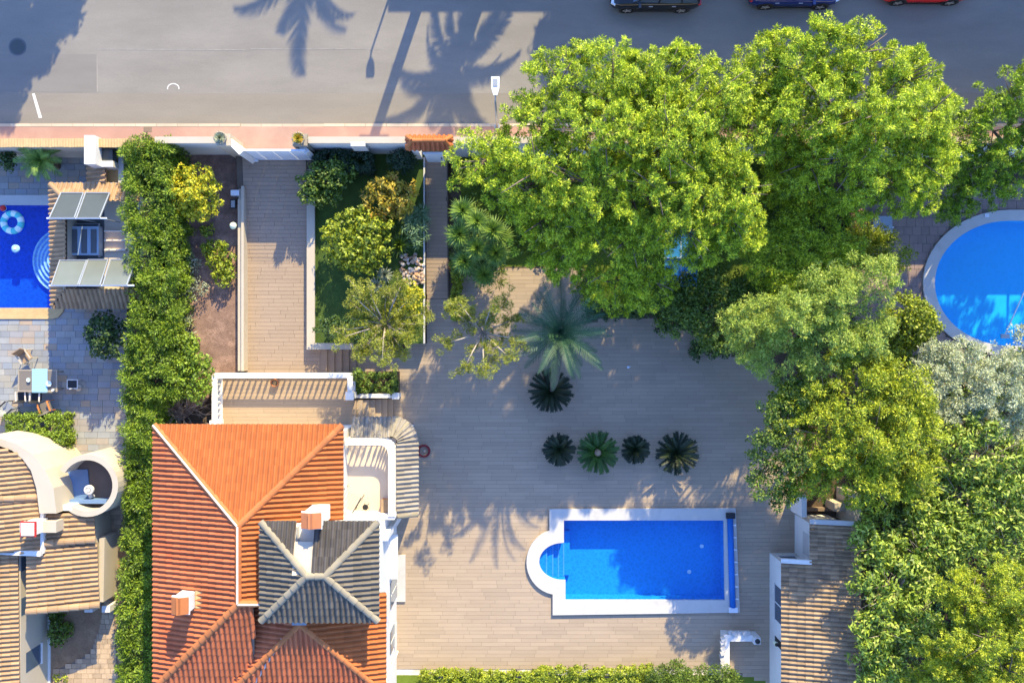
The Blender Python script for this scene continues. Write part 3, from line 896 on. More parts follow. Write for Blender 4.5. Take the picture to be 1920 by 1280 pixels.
# ------------------------------------------------------------------ builders: cars, furniture
def car(label, paint, loc, face, L=4.35, Wd=1.8, Ht=1.52):
    """built along +X (front at +X), wheels on z=0"""
    root = thing('parked_car', label, 'car', (0,0,0), 'cars parked along the far kerb')
    hw = Wd/2
    st = [(-.50,.80,.45,.72),(-.485,.90,.30,.92),(-.44,.97,.22,1.00),(-.36,1,.19,1.01),(-.15,1,.18,.99),(.10,1,.18,.97),(.24,1,.18,.95),(.30,.99,.19,.90),(.40,.96,.20,.82),(.47,.90,.24,.74),(.50,.76,.34,.62)]
    vs = []; k = 10
    for x, f, zl, zb in st:
        w = hw*f; x *= L
        vs += [(x,-w*.86,zl),(x,-w*.97,zl+.12),(x,-w,(zl+zb)*.52),(x,-w*.965,zb-.06),(x,-w*.88,zb),(x,w*.88,zb),(x,w*.965,zb-.06),(x,w,(zl+zb)*.52),(x,w*.97,zl+.12),(x,w*.86,zl)]
    fs = [(i*k+j, (i+1)*k+j, (i+1)*k+(j+1) % k, i*k+(j+1) % k) for i in range(len(st)-1) for j in range(k)]
    fs = [f[::-1] for f in fs] + [tuple(range(k)), tuple((len(st)-1)*k+j for j in range(k-1,-1,-1))]
    MB().add(vs, fs).build('body', M[paint], root, True)
    # glass house: sill, shoulder, roof rings
    def ring(x0, x1, w, z): return [(x0*L,-w,z),((x0*.6+x1*.4)*L,-w*1.02,z),(x1*L,-w*.92,z),(x1*L,w*.92,z),((x0*.6+x1*.4)*L,w*1.02,z),(x0*L,w,z)]
    a = ring(-.47,.26,hw*.90,.96); b = ring(-.42,.06,hw*.73,Ht-.07)
    MB().add(a+b, [(i,(i+1) % 6,6+(i+1) % 6,6+i) for i in range(6)]+[tuple(range(6,12))]).build('window', M['window_blue'], root)
    r1, r2 = ring(-.43,.07,hw*.745,Ht-.09), ring(-.38,.03,hw*.66,Ht)
    MB().add(r1+r2, [(i,(i+1) % 6,6+(i+1) % 6,6+i) for i in range(6)]+[tuple(range(6,12)), tuple(range(5,-1,-1))]).build('roof', M[paint], root, False)
    pil = MB()
    for s in (-1,1):
        for (xa, xb, wa, wb) in ((.26,.06,.86,.70),(-.02,-.04,.925,.745),(-.28,-.26,.92,.74),(-.47,-.42,.90,.73)):
            pil.tube([(xa*L, s*hw*wa, .96), (xb*L, s*hw*wb, Ht-.06)], .035, 5)
    pil.build('pillar', M[paint], root)
    for x in (-.30, .31):
        for s in (-1, 1):
            y = s*(hw-.10)
            ty = MB().lathe([(.20,-.11),(.31,-.11),(.33,-.07),(.33,.07),(.31,.11),(.20,.11)], (x*L, y, .33), 20, axis='y').build('wheel', M['rubber'], root, True)
            rim = MB().lathe([(.06,-.02),(.215,-.02),(.215,.02),(.06,.02)], (x*L, y+s*.09, .33), 16, axis='y')
            for q in range(5):
                an = q*2*math.pi/5
                rim.obox((x*L+.11*math.cos(an), y+s*.115, .33+.11*math.sin(an)), (.10*math.cos(an),0,.10*math.sin(an)), (0,.015,0), (-.025*math.sin(an),0,.025*math.cos(an)))
            rim.build('rim', M['alloy'], ty)
            MB().lathe([(.34,-.02),(.40,-.02),(.40,.02),(.34,.02)], (x*L, s*(hw-.012), .34), 20, axis='y').build('wheel_arch', M['metal_dark'], root)
    for s in (-1,1):
        MB().obox((.475*L, s*hw*.70, .68), (.10,-s*.06,0), (.02*s,.13,0), (0,0,.06)).build('headlight', M['head_lamp'], root)
        MB().obox((-.487*L, s*hw*.78, .80), (.06,0,0), (0,.11,0), (0,0,.10)).build('tail_light', M['tail_lamp'], root)
        MB().obox((.19*L, s*(hw+.06), 1.0), (.06,0,0), (0,.10,0), (0,0,.06)).build('mirror', M[paint], root)
        for x in (-.20, .06):
            MB().obox((x*L, s*(hw+.005), .80), (.09,0,0), (0,.015,0), (0,0,.015)).build('door_handle', M['alloy'], root)
        MB().box(-.22*L, s*(hw-.02), .20, .22*L, s*(hw+.012), .28).build('side_sill', M['metal_dark'], root)
    MB().box(.49*L, -hw*.6, .30, .506*L, hw*.6, .44).build('grille', M['metal_dark'], root)
    place(root, loc, face)
    return root

def chair(label, mat, frame, group=None, s=1.0, arms=True, name='garden_chair'):
    root = thing(name, label, 'chair', (0,0,0), group)
    MB().box(-.24,-.24,.42,.24,.22,.47).build('seat', M[mat], root)
    MB().obox((0,.25,.70), (.24,0,0), (0,.02,.005), (0,.06,.24)).build('backrest', M[mat], root)
    for x in (-.24,.24):
        for y in (-.24,.22):
            MB().tube([(x,y,0),(x,y,.44)], .02, 6).build('leg', M[frame], root)
        if arms:
            MB().box(x-.035,-.25,.64,x+.035,.26,.67).tube([(x,-.23,.42),(x,-.23,.65)], .018, 6).build('armrest', M[frame], root)
    return root
# ------------------------------------------------------------------ ground, street, paving, pools
rng = random.Random(11)
ZS = 1.2     # street level

def ring_fill(name, outer, inners, z0, z1, mat, parent=None, sides=True, kind=None):
    """flat shape with holes, with thickness z0..z1"""
    dd = lambda L: [p for i, p in enumerate(L) if math.hypot(p[0]-L[i-1][0], p[1]-L[i-1][1]) > 1e-4]
    outer, inners = dd(outer), [dd(q) for q in inners]
    bm = bmesh.new()
    edges = []
    for loop in [outer] + inners:
        vs = [bm.verts.new((x, y, z1)) for x, y in loop]
        edges += [bm.edges.new((vs[i], vs[(i+1) % len(vs)])) for i in range(len(vs))]
    bmesh.ops.triangle_fill(bm, use_beauty=True, use_dissolve=False, edges=edges)
    for f in bm.faces:
        if f.normal.z < 0: f.normal_flip()
    if sides:
        for li, loop in enumerate([outer] + inners):
            n = len(loop)
            ar = sum(loop[i][0]*loop[(i+1) % n][1]-loop[(i+1) % n][0]*loop[i][1] for i in range(n))
            lp = loop if (ar > 0) == (li == 0) else loop[::-1]
            a = [bm.verts.new((x, y, z0)) for x, y in lp]; b = [bm.verts.new((x, y, z1)) for x, y in lp]
            for i in range(n):
                bm.faces.new((a[i], a[(i+1) % n], b[(i+1) % n], b[i]))
    me = bpy.data.meshes.new(name); bm.to_mesh(me); bm.free()
    me.materials.append(mat)
    o = link(bpy.data.objects.new(name, me), parent)
    if kind: o['kind'] = kind
    return o

def arc(cx, cy, rx, ry, a0, a1, n):
    return [(cx + rx*math.cos(math.radians(a0+(a1-a0)*i/n)), cy - ry*math.sin(math.radians(a0+(a1-a0)*i/n))) for i in range(n+1)]

# outlines in photograph pixels at deck level
POOL_IN = GP([(1057,974),(1356,974),(1358,1123),(1060,1123)] + [(1060,1086)] + arc(1054,1051,43,35,270,90,18) + [(1057,1015)])
POOL_OUT = GP([(1030,953),(1378,951),(1386,1146),(1036,1151),(1036,1112)] + arc(1046,1052,59,61,258,105,18) + [(1030,994)])
LPOOL_IN = GP([(-420,385),(99,385),(99,577),(-420,577)])
RP = [(2280,414),(1892,414)] + arc(1892,531,141,117,90,270,28) + [(2280,648)]
RPO = [(2300,394),(1892,394)] + arc(1892,531,163,137,90,270,28) + [(2300,668)]
RPOOL_IN, RPOOL_OUT = GP(RP), GP(RPO)

big = [(-400,-400),(400,-400),(400,9.2),(-400,9.2)]
ring_fill('ground', big, [POOL_IN, LPOOL_IN, RPOOL_IN], -2.2, -0.03, M['soil'], None, False, 'structure')
MB().box(-400, 9.2, -2.2, 400, 400, 1.10).build('street_bank', M['street_ground'], kind='structure')

yk = G(0, 233, ZS).y          # kerb line
yw = 9.34                     # street face of the garden walls
road = MB().sheet([(-300,yk),(300,yk),(300,yk+11.6),(-300,yk+11.6)], ZS).build('road', M['asphalt'], kind='structure')
MB().sheet(GP([(-900,102),(181,102),(181,173),(-900,173)], ZS+.004), ZS+.004).build('road_patch', M['asphalt_patch'], kind='structure')
MB().sheet(GP([(60,176),(65,175),(79,221),(73,222)], ZS+.008), ZS+.012).build('road_marking', M['paint_white'], kind='structure')
MB().sheet([(-300,yk),(300,yk),(300,G(0,174,ZS).y),(-300,G(0,176,ZS).y)], ZS+.004).build('gutter_strip', M['gutter'], kind='structure')
for x0,y0,x1,y1,w in ((183,92,460,93,1.6),(470,91,720,92,1.4),(181,103,182,172,1.5)):
    MB().sheet(GP([(x0,y0),(x1,y1),(x1+(w if x1-x0 < 3 else 0),y1+(0 if x1-x0 < 3 else w)),(x0+(w if x1-x0 < 3 else 0),y0+(0 if x1-x0 < 3 else w))], ZS+.006), ZS+.006).build('road_seam', M['seam'], kind='structure')
c = G(325, 166, ZS)
a_o = [(c.x+.30*math.cos(math.radians(t)), c.y+.25*math.sin(math.radians(t))) for t in range(-10, 191, 20)]
a_i = [(c.x+.25*math.cos(math.radians(t)), c.y+.20*math.sin(math.radians(t))) for t in range(-10, 191, 20)]
MB().sheet(a_o + a_i[::-1], ZS+.008).build('road_marking', M['paint_white'], kind='structure')
# far pavement and plots across the street
MB().box(-300, yk+11.6, 1.1, 300, yk+13.4, ZS+.12).build('far_pavement', M['pavement'], kind='structure')

# near pavement, with the paved recess in front of the gate
pv = [(-300, yk-.14), (300, yk-.14), (300, yw-.1), (-300, yw-.1)]
MB().prism(pv, 1.1, ZS+.10).prism(GP([(432,262),(570,262),(570,285),(450,285)], ZS+.1), 1.0, ZS+.096).build('pavement', M['pavement'], kind='structure')
kb = bpy.data.objects.new('kerb', None); link(kb); kb['kind'] = 'structure'
ku = MB().box(-.5, -.14, 0, .5, 0, .15)
kme = ku.mesh('kerb_stone', M['kerb'])
x = -26.0
while x < 27:
    low = G(448, 233, ZS).x < x < G(598, 233, ZS).x
    shared('kerb_stone', kme, kb, Matrix.Translation((x+.5, yk, ZS-.04 - (.05 if low else 0))) @ Matrix.Diagonal((.985,1.6 if low else 1,1,1)))
    x += 1.0
# manhole and square lids
mh = thing('manhole_cover', 'round iron manhole cover in the shaded end of the road', 'manhole cover', G(33, 88, ZS))
MB().lathe([(.36,0),(.36,.012),(.34,.016)], G(33,88,ZS), 24).build('cover', M['panel_dark'], mh)
MB().lathe([(.43,0),(.43,.008)], G(33,88,ZS), 24).build('rim', M['lead'], mh)
for px, lb in ((277, 'small square rust brown lid in the pavement north of the tall hedge'), (861, 'small square brown lid in the pavement beside the tiled gate roof')):
    q = G(px, 241 if px < 400 else 246, ZS+.1)
    t = thing('utility_cover', lb, 'utility cover', q)
    MB().box(q.x-.17, q.y-.15, q.z, q.x+.17, q.y+.15, q.z+.008).build('cover', M['underside'], t)
    MB().box(q.x-.20, q.y-.18, q.z-.01, q.x+.20, q.y+.18, q.z+.004).build('rim', M['underside'], t)

# ---- pool deck of long wood-look planks
DECK = GP([(662,648),(690,655),(760,655),(790,600),(800,560),(860,560),(866,500),(1090,500),(1100,604),(1160,594),(1240,594),(1300,628),(1370,665),(1440,690),(1475,720),(1500,800),(1505,900),(1500,965),(1490,1052),(1468,1060),(1468,1290),(1360,1254),(722,1254),(722,1000),(650,1000),(650,720),(662,700)])
deck = MB().add([], []).sheet([], 0) if False else None
deck = ring_fill('pool_deck', DECK, [POOL_IN], -0.03, -0.014, M['plank_base'], None, False, 'structure')
hole = GP([(1040,962),(1372,960),(1380,1140),(1044,1142),(1044,1105)] + arc(1046,1052,50,52,258,105,10) + [(1038,1000)])
lay([DECK, hole], lambda x, y: 0.0, 0.19, 1.2, 0.008, 0.012, M['plank'], deck, 'plank', 'planks', 300, rng, near=(1,-4))
# bottom gravel strip and walls under the deck's edge
MB().sheet(GP([(640,1250),(1470,1250),(1470,1500),(640,1500)]), -0.022).build('gravel_strip', M['gravel_white'], kind='structure')

# ---- driveway
yd0, yd1 = G(0, 297, 1.1).y, 3.9
DZ = 0.55
def drive_z(x, y):
    return DZ + max(0.0, (y-yd1)/(yd0-yd1))*(1.12-DZ)
xl, xr, yb = G(461, 500, DZ).x, G(579, 500, DZ).x, G(0, 699, DZ).y
dm = MB()
dm.add([(xl-.3,yd0+.4,1.10),(xr+.3,yd0+.4,1.10),(xr+.3,yd1,DZ-.02),(xl-.3,yd1,DZ-.02),(xr+.3,yb-.3,DZ-.02),(xl-.3,yb-.3,DZ-.02)], [(0,3,2,1),(3,5,4,2)])
drive = dm.build('driveway', M['plank_base'], kind='structure')
dr_slope = (1.12-DZ)/(yd0-yd1)
polyA = [(xl,yd1),(xr,yd1),(xr,yd0),(xl,yd0)]
lay([polyA], drive_z, 0.19, 1.2, 0.009, 0.012, M['drive_plank'], drive, 'plank', 'planks', 300, rng, slope=dr_slope)
xs0 = G(600, 680, DZ).x
polyB = [(xl,yb),(xs0,yb),(xs0,G(0,654,DZ).y),(xr,G(0,654,DZ).y),(xr,yd1-.003),(xl,yd1-.003)]
lay([polyB], lambda x, y: DZ, 0.19, 1.2, 0.009, 0.012, M['drive_plank'], drive, 'plank', 'planks', 300, rng)
# steps from the driveway down to the deck (to the east)
st = thing('garden_steps', 'wood-look steps going down from the driveway beside the planter wall', 'steps', (xs0, yb, 0))
ya, ybm = G(0, 655, .4).y, G(0, 698, .4).y
n = 5
x0 = xs0; dx = (G(668,680,.1).x - xs0)/n
for i in range(n):
    z = DZ - (i+.2)*DZ/(n+.2)
    MB().box(x0+i*dx-.02, ybm-.2, -.02, x0+(i+1)*dx, ya+.1, z).build('step', M['drive_plank'], st)
# ---- garden path with its planks
xa, xb2 = G(797, 400, .5).x, G(838, 400, .5).x
yp0, yp1 = G(0, 292, 1.12).y, G(0, 560, 0).y
PT = .60
pslope = PT/(yp0-yp1)
pm = MB(); pm.add([(xa-.05,yp0,PT-.012),(xb2+.05,yp0,PT-.012),(xb2+.05,yp1,-.012),(xa-.05,yp1,-.012)], [(0,3,2,1)])
pth = pm.build('path', M['plank_base'], kind='structure')
lay([[(xa,yp1),(xb2,yp1),(xb2,yp0),(xa,yp0)]], lambda x, y: max(0, (y-yp1)*pslope)+.012, 0.19, 1.1, 0.009, 0.012, M['drive_plank'], pth, 'plank', 'planks', 300, rng, slope=pslope)
for xx in (xa-.05, xb2+.05):
    MB().add([(xx,yp1,-.03),(xx,yp0,-.03),(xx,yp0,PT-.012)], [(0,1,2)]).build('bank_side', M['soil'], pth)

# ---- mulch bed, planter bed, lawns
MB().prism(GP([(322,288),(447,288),(447,700),(322,800)], .55), -.03, .55).build('mulch_bed', M['mulch'], kind='structure')
PLX0, PLX1 = G(588, 500, .75).x, G(798, 500, .75).x
PLY0, PLY1 = G(0, 644, .75).y, G(0, 291, .75).y
MB().prism([(PLX0,PLY0),(PLX1-.02,PLY0),(PLX1-.02,PLY1+.3),(PLX0,PLY1+.3)], -.03, .75).build('planter_lawn', M['turf'], kind='structure')
MB().prism(GP([(862,292),(1480,292),(1480,560),(1240,590),(1110,560),(1095,500),(868,500)], 0), -.03, -.008).build('lawn', M['lawn'], kind='structure')
MB().sheet(GP([(1290,420),(1500,420),(1500,560),(1350,560)], 0), 0.0).build('lawn', M['lawn'], kind='structure')
MB().prism(GP([(700,1265),(1440,1265),(1440,1600),(700,1600)]), -.028, -.012).build('lawn', M['lawn'], kind='structure')

# ---- neighbour's slate patio
PATIO = GP([(-420,598),(98,598),(98,577),(238,577),(238,880),(-420,880)])
pat = MB().sheet(PATIO, -.02).build('slate_patio', M['grout'], kind='structure')
lay([PATIO], lambda x, y: 0, 0.31, 0.56, 0.012, 0.02, M['slate'], pat, 'slab', 'slabs', 300, rng, var=0.35, zj=0.006, near=G(110,720)[:2])
PAT2 = GP([(-420,290),(163,290),(163,366),(-420,366)])
pat2 = MB().sheet(PAT2, -.02).build('slate_patio', M['grout'], kind='structure')
lay([PAT2], lambda x, y: 0, 0.31, 0.56, 0.012, 0.02, M['slate'], pat2, 'slab', 'slabs', 150, rng, var=0.35, zj=0.006, near=G(60,340)[:2])
# flagstone path along the foot of the hedge
FLAG = GP([(200,862),(236,862),(232,960),(215,1040),(212,1120),(222,1290),(100,1290),(98,1258),(130,1245),(168,1225),(186,1180),(196,1120),(205,1000)])
FZ = .8
FLAG = [(x*(H-FZ)/H, y*(H-FZ)/H) for x, y in FLAG]
YARD = GP([(30,1080),(150,1060),(240,860),(268,860),(268,1300),(30,1300)], FZ)
MB().prism(YARD, -.03, FZ-.03).build('yard', M['yard_soil'], kind='structure')
fl = MB().sheet(FLAG, FZ-.02).build('flagstone_path', M['grout'], kind='structure')
lay([FLAG], lambda x, y: FZ, 0.24, 0.34, 0.014, 0.02, M['flag'], fl, 'flagstone', 'flagstones', 300, rng, var=0.8, zj=0.015)
# paving round the right-hand pool
RPAV = GP([(1585,352),(2400,352),(2400,760),(1600,760)])
rp = ring_fill('pool_paving', RPAV, [RPOOL_IN], -.03, -.018, M['grout'], None, False, 'structure')
lay([RPAV, GP(RPO)], lambda x, y: 0, 0.42, 0.42, 0.014, 0.02, M['pink_slab'], rp, 'slab', 'slabs', 300, rng, zj=0.005, near=G(1740,460)[:2])

# ------------------------------------------------------------------ pools
def basin(root, poly, depth, mat):
    n = len(poly)
    ar = sum(poly[i][0]*poly[(i+1) % n][1]-poly[(i+1) % n][0]*poly[i][1] for i in range(n))
    p = poly if ar > 0 else poly[::-1]
    mb = MB()
    vs = [(x,y,-.021) for x,y in p] + [(x,y,-depth) for x,y in p]
    mb.add(vs, [(i, n+i, n+(i+1) % n, (i+1) % n) for i in range(n)] + [tuple(range(n,2*n))])
    return mb.build('basin', mat, root)

pool = thing('swimming_pool', 'rectangular blue pool with rounded step end and white coping', 'pool', G(1200,1050))
basin(pool, POOL_IN, .85, M['basin'])
ring_fill('coping', POOL_OUT, [POOL_IN], -.02, .14, M['white_stone'], pool)
# treads in the round end, then a straight bench
cx, cy, rx, ry = 1054, 1051, 43, 35
xs = [1012, 1026, 1038, 1049, 1059]
for i in range(4):
    z = -.12-.13*i
    def half(x): return ry*math.sqrt(max(0, 1-((min(x,1054)-cx)/rx)**2))
    q = []
    N = 6
    xx = [xs[i]+(xs[i+1]-xs[i])*k/N for k in range(N+1)]
    q = [(x_, cy-half(x_)+.3) for x_ in xx] + [(x_, cy+half(x_)-.3) for x_ in xx[::-1]]
    MB().prism(GP(q), -.9, z).build('step', M['basin'], pool)
    h0 = half(xs[i+1]-.01)
    MB().box(*G(xs[i+1]-2.2, cy+h0-1)[:2], z, *G(xs[i+1], cy-h0+1)[:2], z+.012).build('step_edge', M['basin_bar'], pool)
MB().prism(GP([(1059.2,1000),(1070,1000),(1070,1084),(1059.2,1084)]), -.9, -.62).build('step', M['basin'], pool)
for px, py in ((1323,1031),(1299,1080)):
    q = G(px, py)
    MB().lathe([(.10,-.855),(.10,-.83),(.05,-.82)], (q.x,q.y,0), 14).build('drain_cover', M['basin_riser'], pool)
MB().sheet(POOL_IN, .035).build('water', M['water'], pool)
# slatted roller cover lying in its slot
rc = thing('pool_cover_roller', 'blue rolled pool cover in its slot along the coping', 'pool cover', G(1371,1055,.14))
a, b = G(1369,970,.2), G(1374,1138,.2)
MB().tube([(a.x,a.y,.19),(b.x,b.y,.19)], .15, 14).build('cover_roll', M['roller'], rc, True)
MB().box(a.x-.20, a.y-.02, .13, a.x+.22, a.y+.24, .34).build('bracket', M['metal_dark'], rc)
MB().box(b.x-.20, b.y-.24, .13, b.x+.22, b.y+.02, .30).build('bracket', M['metal_white'], rc)
for i in range(7):
    q = a.lerp(b, (i+.6)/7.3)
    MB().box(q.x+.10, q.y-.03, .14, q.x+.27, q.y+.03, .27).build('strap', M['metal_white'], rc)

lp = thing('swimming_pool', 'deep blue pool with fan of round steps beside the solar panel roof', 'pool', G(30,480))
basin(lp, LPOOL_IN, .95, M['basin_left'])
MB().prism(GP([(-420,366),(94,366),(94,385),(-420,385)]), -.02, .05).build('coping', M['white_stone'], lp)
MB().prism(GP([(-420,577),(99,577),(99,571),(122,571),(119,584),(110,595),(97,598),(-420,598)]), -.02, .06).build('coping', M['sand_edge'], lp)
for i, r in enumerate((57,47,38,29,20,11)):
    z = -.80 + .11*i
    pts = arc(101, 486, r, r*1.08, 90, 270, 22)
    MB().prism(GP(pts), -1.6, z).build('step', M['basin_step'], lp)
    MB().band(GP(pts), GP(arc(101, 486, r-3.2, (r-3.2)*1.08, 90, 270, 22)), z-.02, z+.015, False).build('step_edge', M['basin_riser'], lp)
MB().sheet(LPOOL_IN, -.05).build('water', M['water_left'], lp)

rpool = thing('swimming_pool', 'large round-ended azure pool with pale paved rim', 'pool', G(1900,530))
basin(rpool, RPOOL_IN, .85, M['basin_right'])
ring_fill('coping', RPOOL_OUT, [RPOOL_IN], -.02, .10, M['white_stone'], rpool)
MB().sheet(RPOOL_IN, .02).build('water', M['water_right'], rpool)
q = G(1850, 404, .1)
MB().box(q.x-.11, q.y-.09, .10, q.x+.11, q.y+.09, .13).build('skimmer_lid', M['metal_white'], rpool)
# ------------------------------------------------------------------ the villa
villa = thing('villa', 'villa with orange hipped tile roofs, grey tiled tower and corner balcony', 'house', (-10.5,-9.5,0))
R1 = Roofs(villa, random.Random(5))
ZE = 5.5
XL, XR, YN, YS = -15.32, -7.27, -3.59, -14.84
XM = (XL+XR)/2; hw_ = (XR-XL)/2; ZR = ZE + hw_*.333
YA, YB = YN-hw_, YS+hw_
A, B = (XM,YA,ZR), (XM,YB,ZR)
R1.slope([(XR,YN,ZE),(XL,YN,ZE),A], 'terracotta_new')
R1.slope([(XL,YN,ZE),(XL,YS,ZE),B,A], 'terracotta')
# east wing
WE = -5.44; WXM = -8.81; WW = WE-WXM; WZ = ZE + WW*.333; WYT = -10.75; WYS = -15.10; WAP = WYS+WW
WXL = WXM-WW
R1.slope([(XR,YN,ZE),(XR,WYT+.4,ZE),(XR,YB,ZE),(XM,YB,ZR),(XM,YA,ZR)], 'terracotta_new', eave=(1,0))
# south face of the main roof up to the cross ridge
R1.slope([(XL,YS,ZE),(-11.0,YS,ZE),(WXM-1.9,YB,ZR-.01),(XM,YB,ZR)], 'terracotta')
R1.slope([(WE,WYS,ZE),(WE,WYT,ZE),(WXM,WYT,WZ),(WXM,WAP,WZ)], 'terracotta_new')
R1.slope([(WXL,WYS,ZE),(WE,WYS,ZE),(WXM,WAP,WZ)], 'terracotta')
R1.slope([(WXL,WYT,ZE),(WXL,WYS,ZE),(WXM,WAP,WZ),(WXM,WYT,WZ)], 'terracotta')
for a, b, mo in ((( XL,YN,ZE),A,'mortar'), ((XR,YN,ZE),A,None), (A,B,'mortar'), ((XL,YS,ZE),B,None), (B,(-9.9,YB,ZR),'mortar')):
    R1.ridge(a, b, 'ridge_tc', .15, mortar=mo)
for a, b in (((WE,WYS,ZE),(WXM,WAP,WZ)), ((WXL,WYS,ZE),(WXM,WAP,WZ)), ((WXM,WAP,WZ),(WXM,WYT,WZ))):
    R1.ridge(a, b, 'ridge_tc', .13)
MB().bar((WXM-.3,WAP+.15,WZ+.13), (WXM+.3,WAP+.15,WZ+.13), .3, .06).build('lead_flashing', M['metal_grey'], villa)
MB().bar((-11.15,YS,ZE+.12), (-9.6,-12.4,ZE+.95), .10, .03).build('valley_gutter', M['metal_grey'], villa)
# tower
TZ = 7.1; TX0, TX1, TY0, TY1 = -10.28, -5.49, -11.44, -7.39
td = (TY1-TY0)/2; TRZ = TZ + td*.36; TYM = (TY0+TY1)/2
ra, rb = (TX0+td, TYM, TRZ), (TX1-td, TYM, TRZ)
NX0, NX1 = G(553,1000,7.3).x, G(589,1000,7.3).x     # notch in the north slope
f = .36
def tn(x, y): return (x, y, TZ + (TY1-y)*f)
R1.slope([(NX0,TY1,TZ),(TX0,TY1,TZ),tn(TX0+(NX0-TX0),TY1-(NX0-TX0))], 'tower_dark')
R1.slope([(TX1,TY1,TZ),(NX1,TY1,TZ),(NX1,TYM,TRZ),(TX1-td,TYM,TRZ)], 'tower_dark')
R1.slope([(TX0,TY1,TZ),(TX0,TY0,TZ),ra], 'tower_tile')
R1.slope([(TX1,TY0,TZ),(TX1,TY1,TZ),rb], 'tower_tile')
R1.slope([(TX0,TY0,TZ),(TX1,TY0,TZ),rb,ra], 'tower_tile')
for a, b in (((TX0,TY1,TZ),ra), ((TX1,TY1,TZ),rb), ((TX0,TY0,TZ),ra), ((TX1,TY0,TZ),rb), (ra,rb)):
    R1.ridge(a, b, 'grey_ridge', .15, mortar=None)
yn1 = G(0,1066,7.3).y
zn = TZ+(TY1-TYM)*f
MB().add([(NX0,TYM+.02,zn-.03),(NX1,TYM+.02,zn-.03),(NX1,TY1-.75,TZ+.75*f-.03),(NX0,TY1-.75,TZ+.75*f-.03)], [(0,1,2,3)]).build('flat_roof', M['cream'], villa)

MB().box(TX0+.25, TY0+.25, 4.5, NX0, TY1-.25, TZ-.02).box(NX0, TY0+.25, 4.5, NX1, TY1-.35, 6.58).box(NX1, TY0+.25, 4.5, TX1-.28, TY1-.25, TZ-.02).build('tower_wall', M['white'], villa)
MB().box(TX1-.27, -8.6, 5.9, TX1-.22, -9.5, 6.7).build('window', M['window_blue'], villa)
# walls
MB().box(XL+.35, YS+.3, 0, XR-.25, YN-.4, ZE-.08).build('wall', M['white'], villa)
MB().box(XR-.3, -20, 0, -5.69, WYT+2.75, ZE-.08).build('wall', M['white'], villa)
MB().box(-5.72, -8.75, 0, -5.45, -8.45, 4.6).build('pilaster', M['white'], villa)
wy = -11.6
MB().box(-5.70, wy-1.2, .0, -5.25, wy+1.1, .10).build('door_step', M['white_stone'], villa)
for y0, y1, z0, z1 in ((-10.6,-9.6,1.0,2.3), (-12.5,-11.3,.08,2.25), (-14.6,-13.6,1.0,2.3), (-12.3,-11.4,3.6,4.7)):
    w = MB().box(-5.70, y0, z0, -5.655, y1, z1).build('window', M['window_blue'], villa)
    MB().box(-5.70, y0-.08, z0-.10, -5.55, y1+.08, z0-.02).build('window_sill', M['white_stone'], w)
    MB().box(-5.70, (y0+y1)/2-.03, z0, -5.645, (y0+y1)/2+.03, z1).build('window_frame', M['white'], w)
MB().box(-5.70, -11.0, 2.45, -5.30, -8.95, 2.53).build('door_canopy', M['white'], villa)
MB().tube([(-5.62,-15.2,.2),(-5.62,-15.2,5.3)], .05, 8).build('downpipe', M['white'], villa)
# chimneys
def chimney(x, y, z0, z1, w, d, cap):
    ch = MB().box(x-w/2, y-d/2, z0, x+w/2, y+d/2, z1).build('chimney', M['white'], villa)
    MB().box(x-w/2-.06, y-d/2-.06, z1, x+w/2+.06, y+d/2+.06, z1+.07).build('chimney_cap', M['white'], ch)
    mb = MB()
    zc = z1+.07
    for s in (-1, 1):
        mb.obox((x+s*w*.22, y, zc+.16), (w*.34,0,-s*.10), (0,d*.52,0), (0,0,.03))
    mb.box(x-w*.4, y-d*.4, zc, x-w*.28, y+d*.4, zc+.10).box(x+w*.28, y-d*.4, zc, x+w*.4, y+d*.4, zc+.10)
    mb.build('chimney_hood', M[cap], ch)
    return ch
c1 = G(346, 1128, 6.6); chimney(c1.x, c1.y, 5.7, 6.95, .62, .66, 'ridge_tc')
MB().box(c1.x+.34, c1.y-.35, 6.04, c1.x+1.2, c1.y+.38, 6.31).build('chimney_skirt', M['sand_edge'], villa)
c2 = G(592, 968, 7.0); chimney(c2.x, c2.y, 5.9, 7.65, .72, .60, 'brick')
# terrace side lean-to in grey tiles, turning the balcony's corner
BZ = 3.98
bxr, byt = G(740,900,BZ).x, G(0,822,BZ).y
byb = G(0,972,BZ).y
bxl = XR-.2
lx, lt, lb = G(782,900,2.6).x, G(0,784,2.62).y, G(0,966,2.6).y
ZI, ZO = 3.15, 2.6
rcor = 1.0
ccx, ccy = bxr-.30, byt-.30     # corner centre
R1.slope([(ccx,lt,ZO),(XR-.1,lt,ZO),(XR-.1,byt-.02,ZI),(ccx,byt-.02,ZI)], 'grey_tile', name='lean_to_roof')
R1.slope([(lx,lb,ZO),(lx,ccy,ZO),(bxr-.02,ccy,ZI),(bxr-.02,lb,ZI)], 'grey_tile', name='lean_to_roof')
R1.fan((ccx,ccy), .30, lx-ccx, math.pi/2, 0, ZI, ZO, 'grey_tile', 7)
for ang in (50, 78):
    a = math.radians(ang); r_ = lx-ccx
    R1.ridge((ccx+r_*math.cos(a), ccy+r_*math.sin(a), ZO+.02), (ccx+.3*math.cos(a), ccy+.3*math.sin(a), ZI+.02), 'grey_ridge', .10)
R1.ridge((lx, lb+.06, ZO), (bxr, lb+.06, ZI), 'grey_ridge', .12)
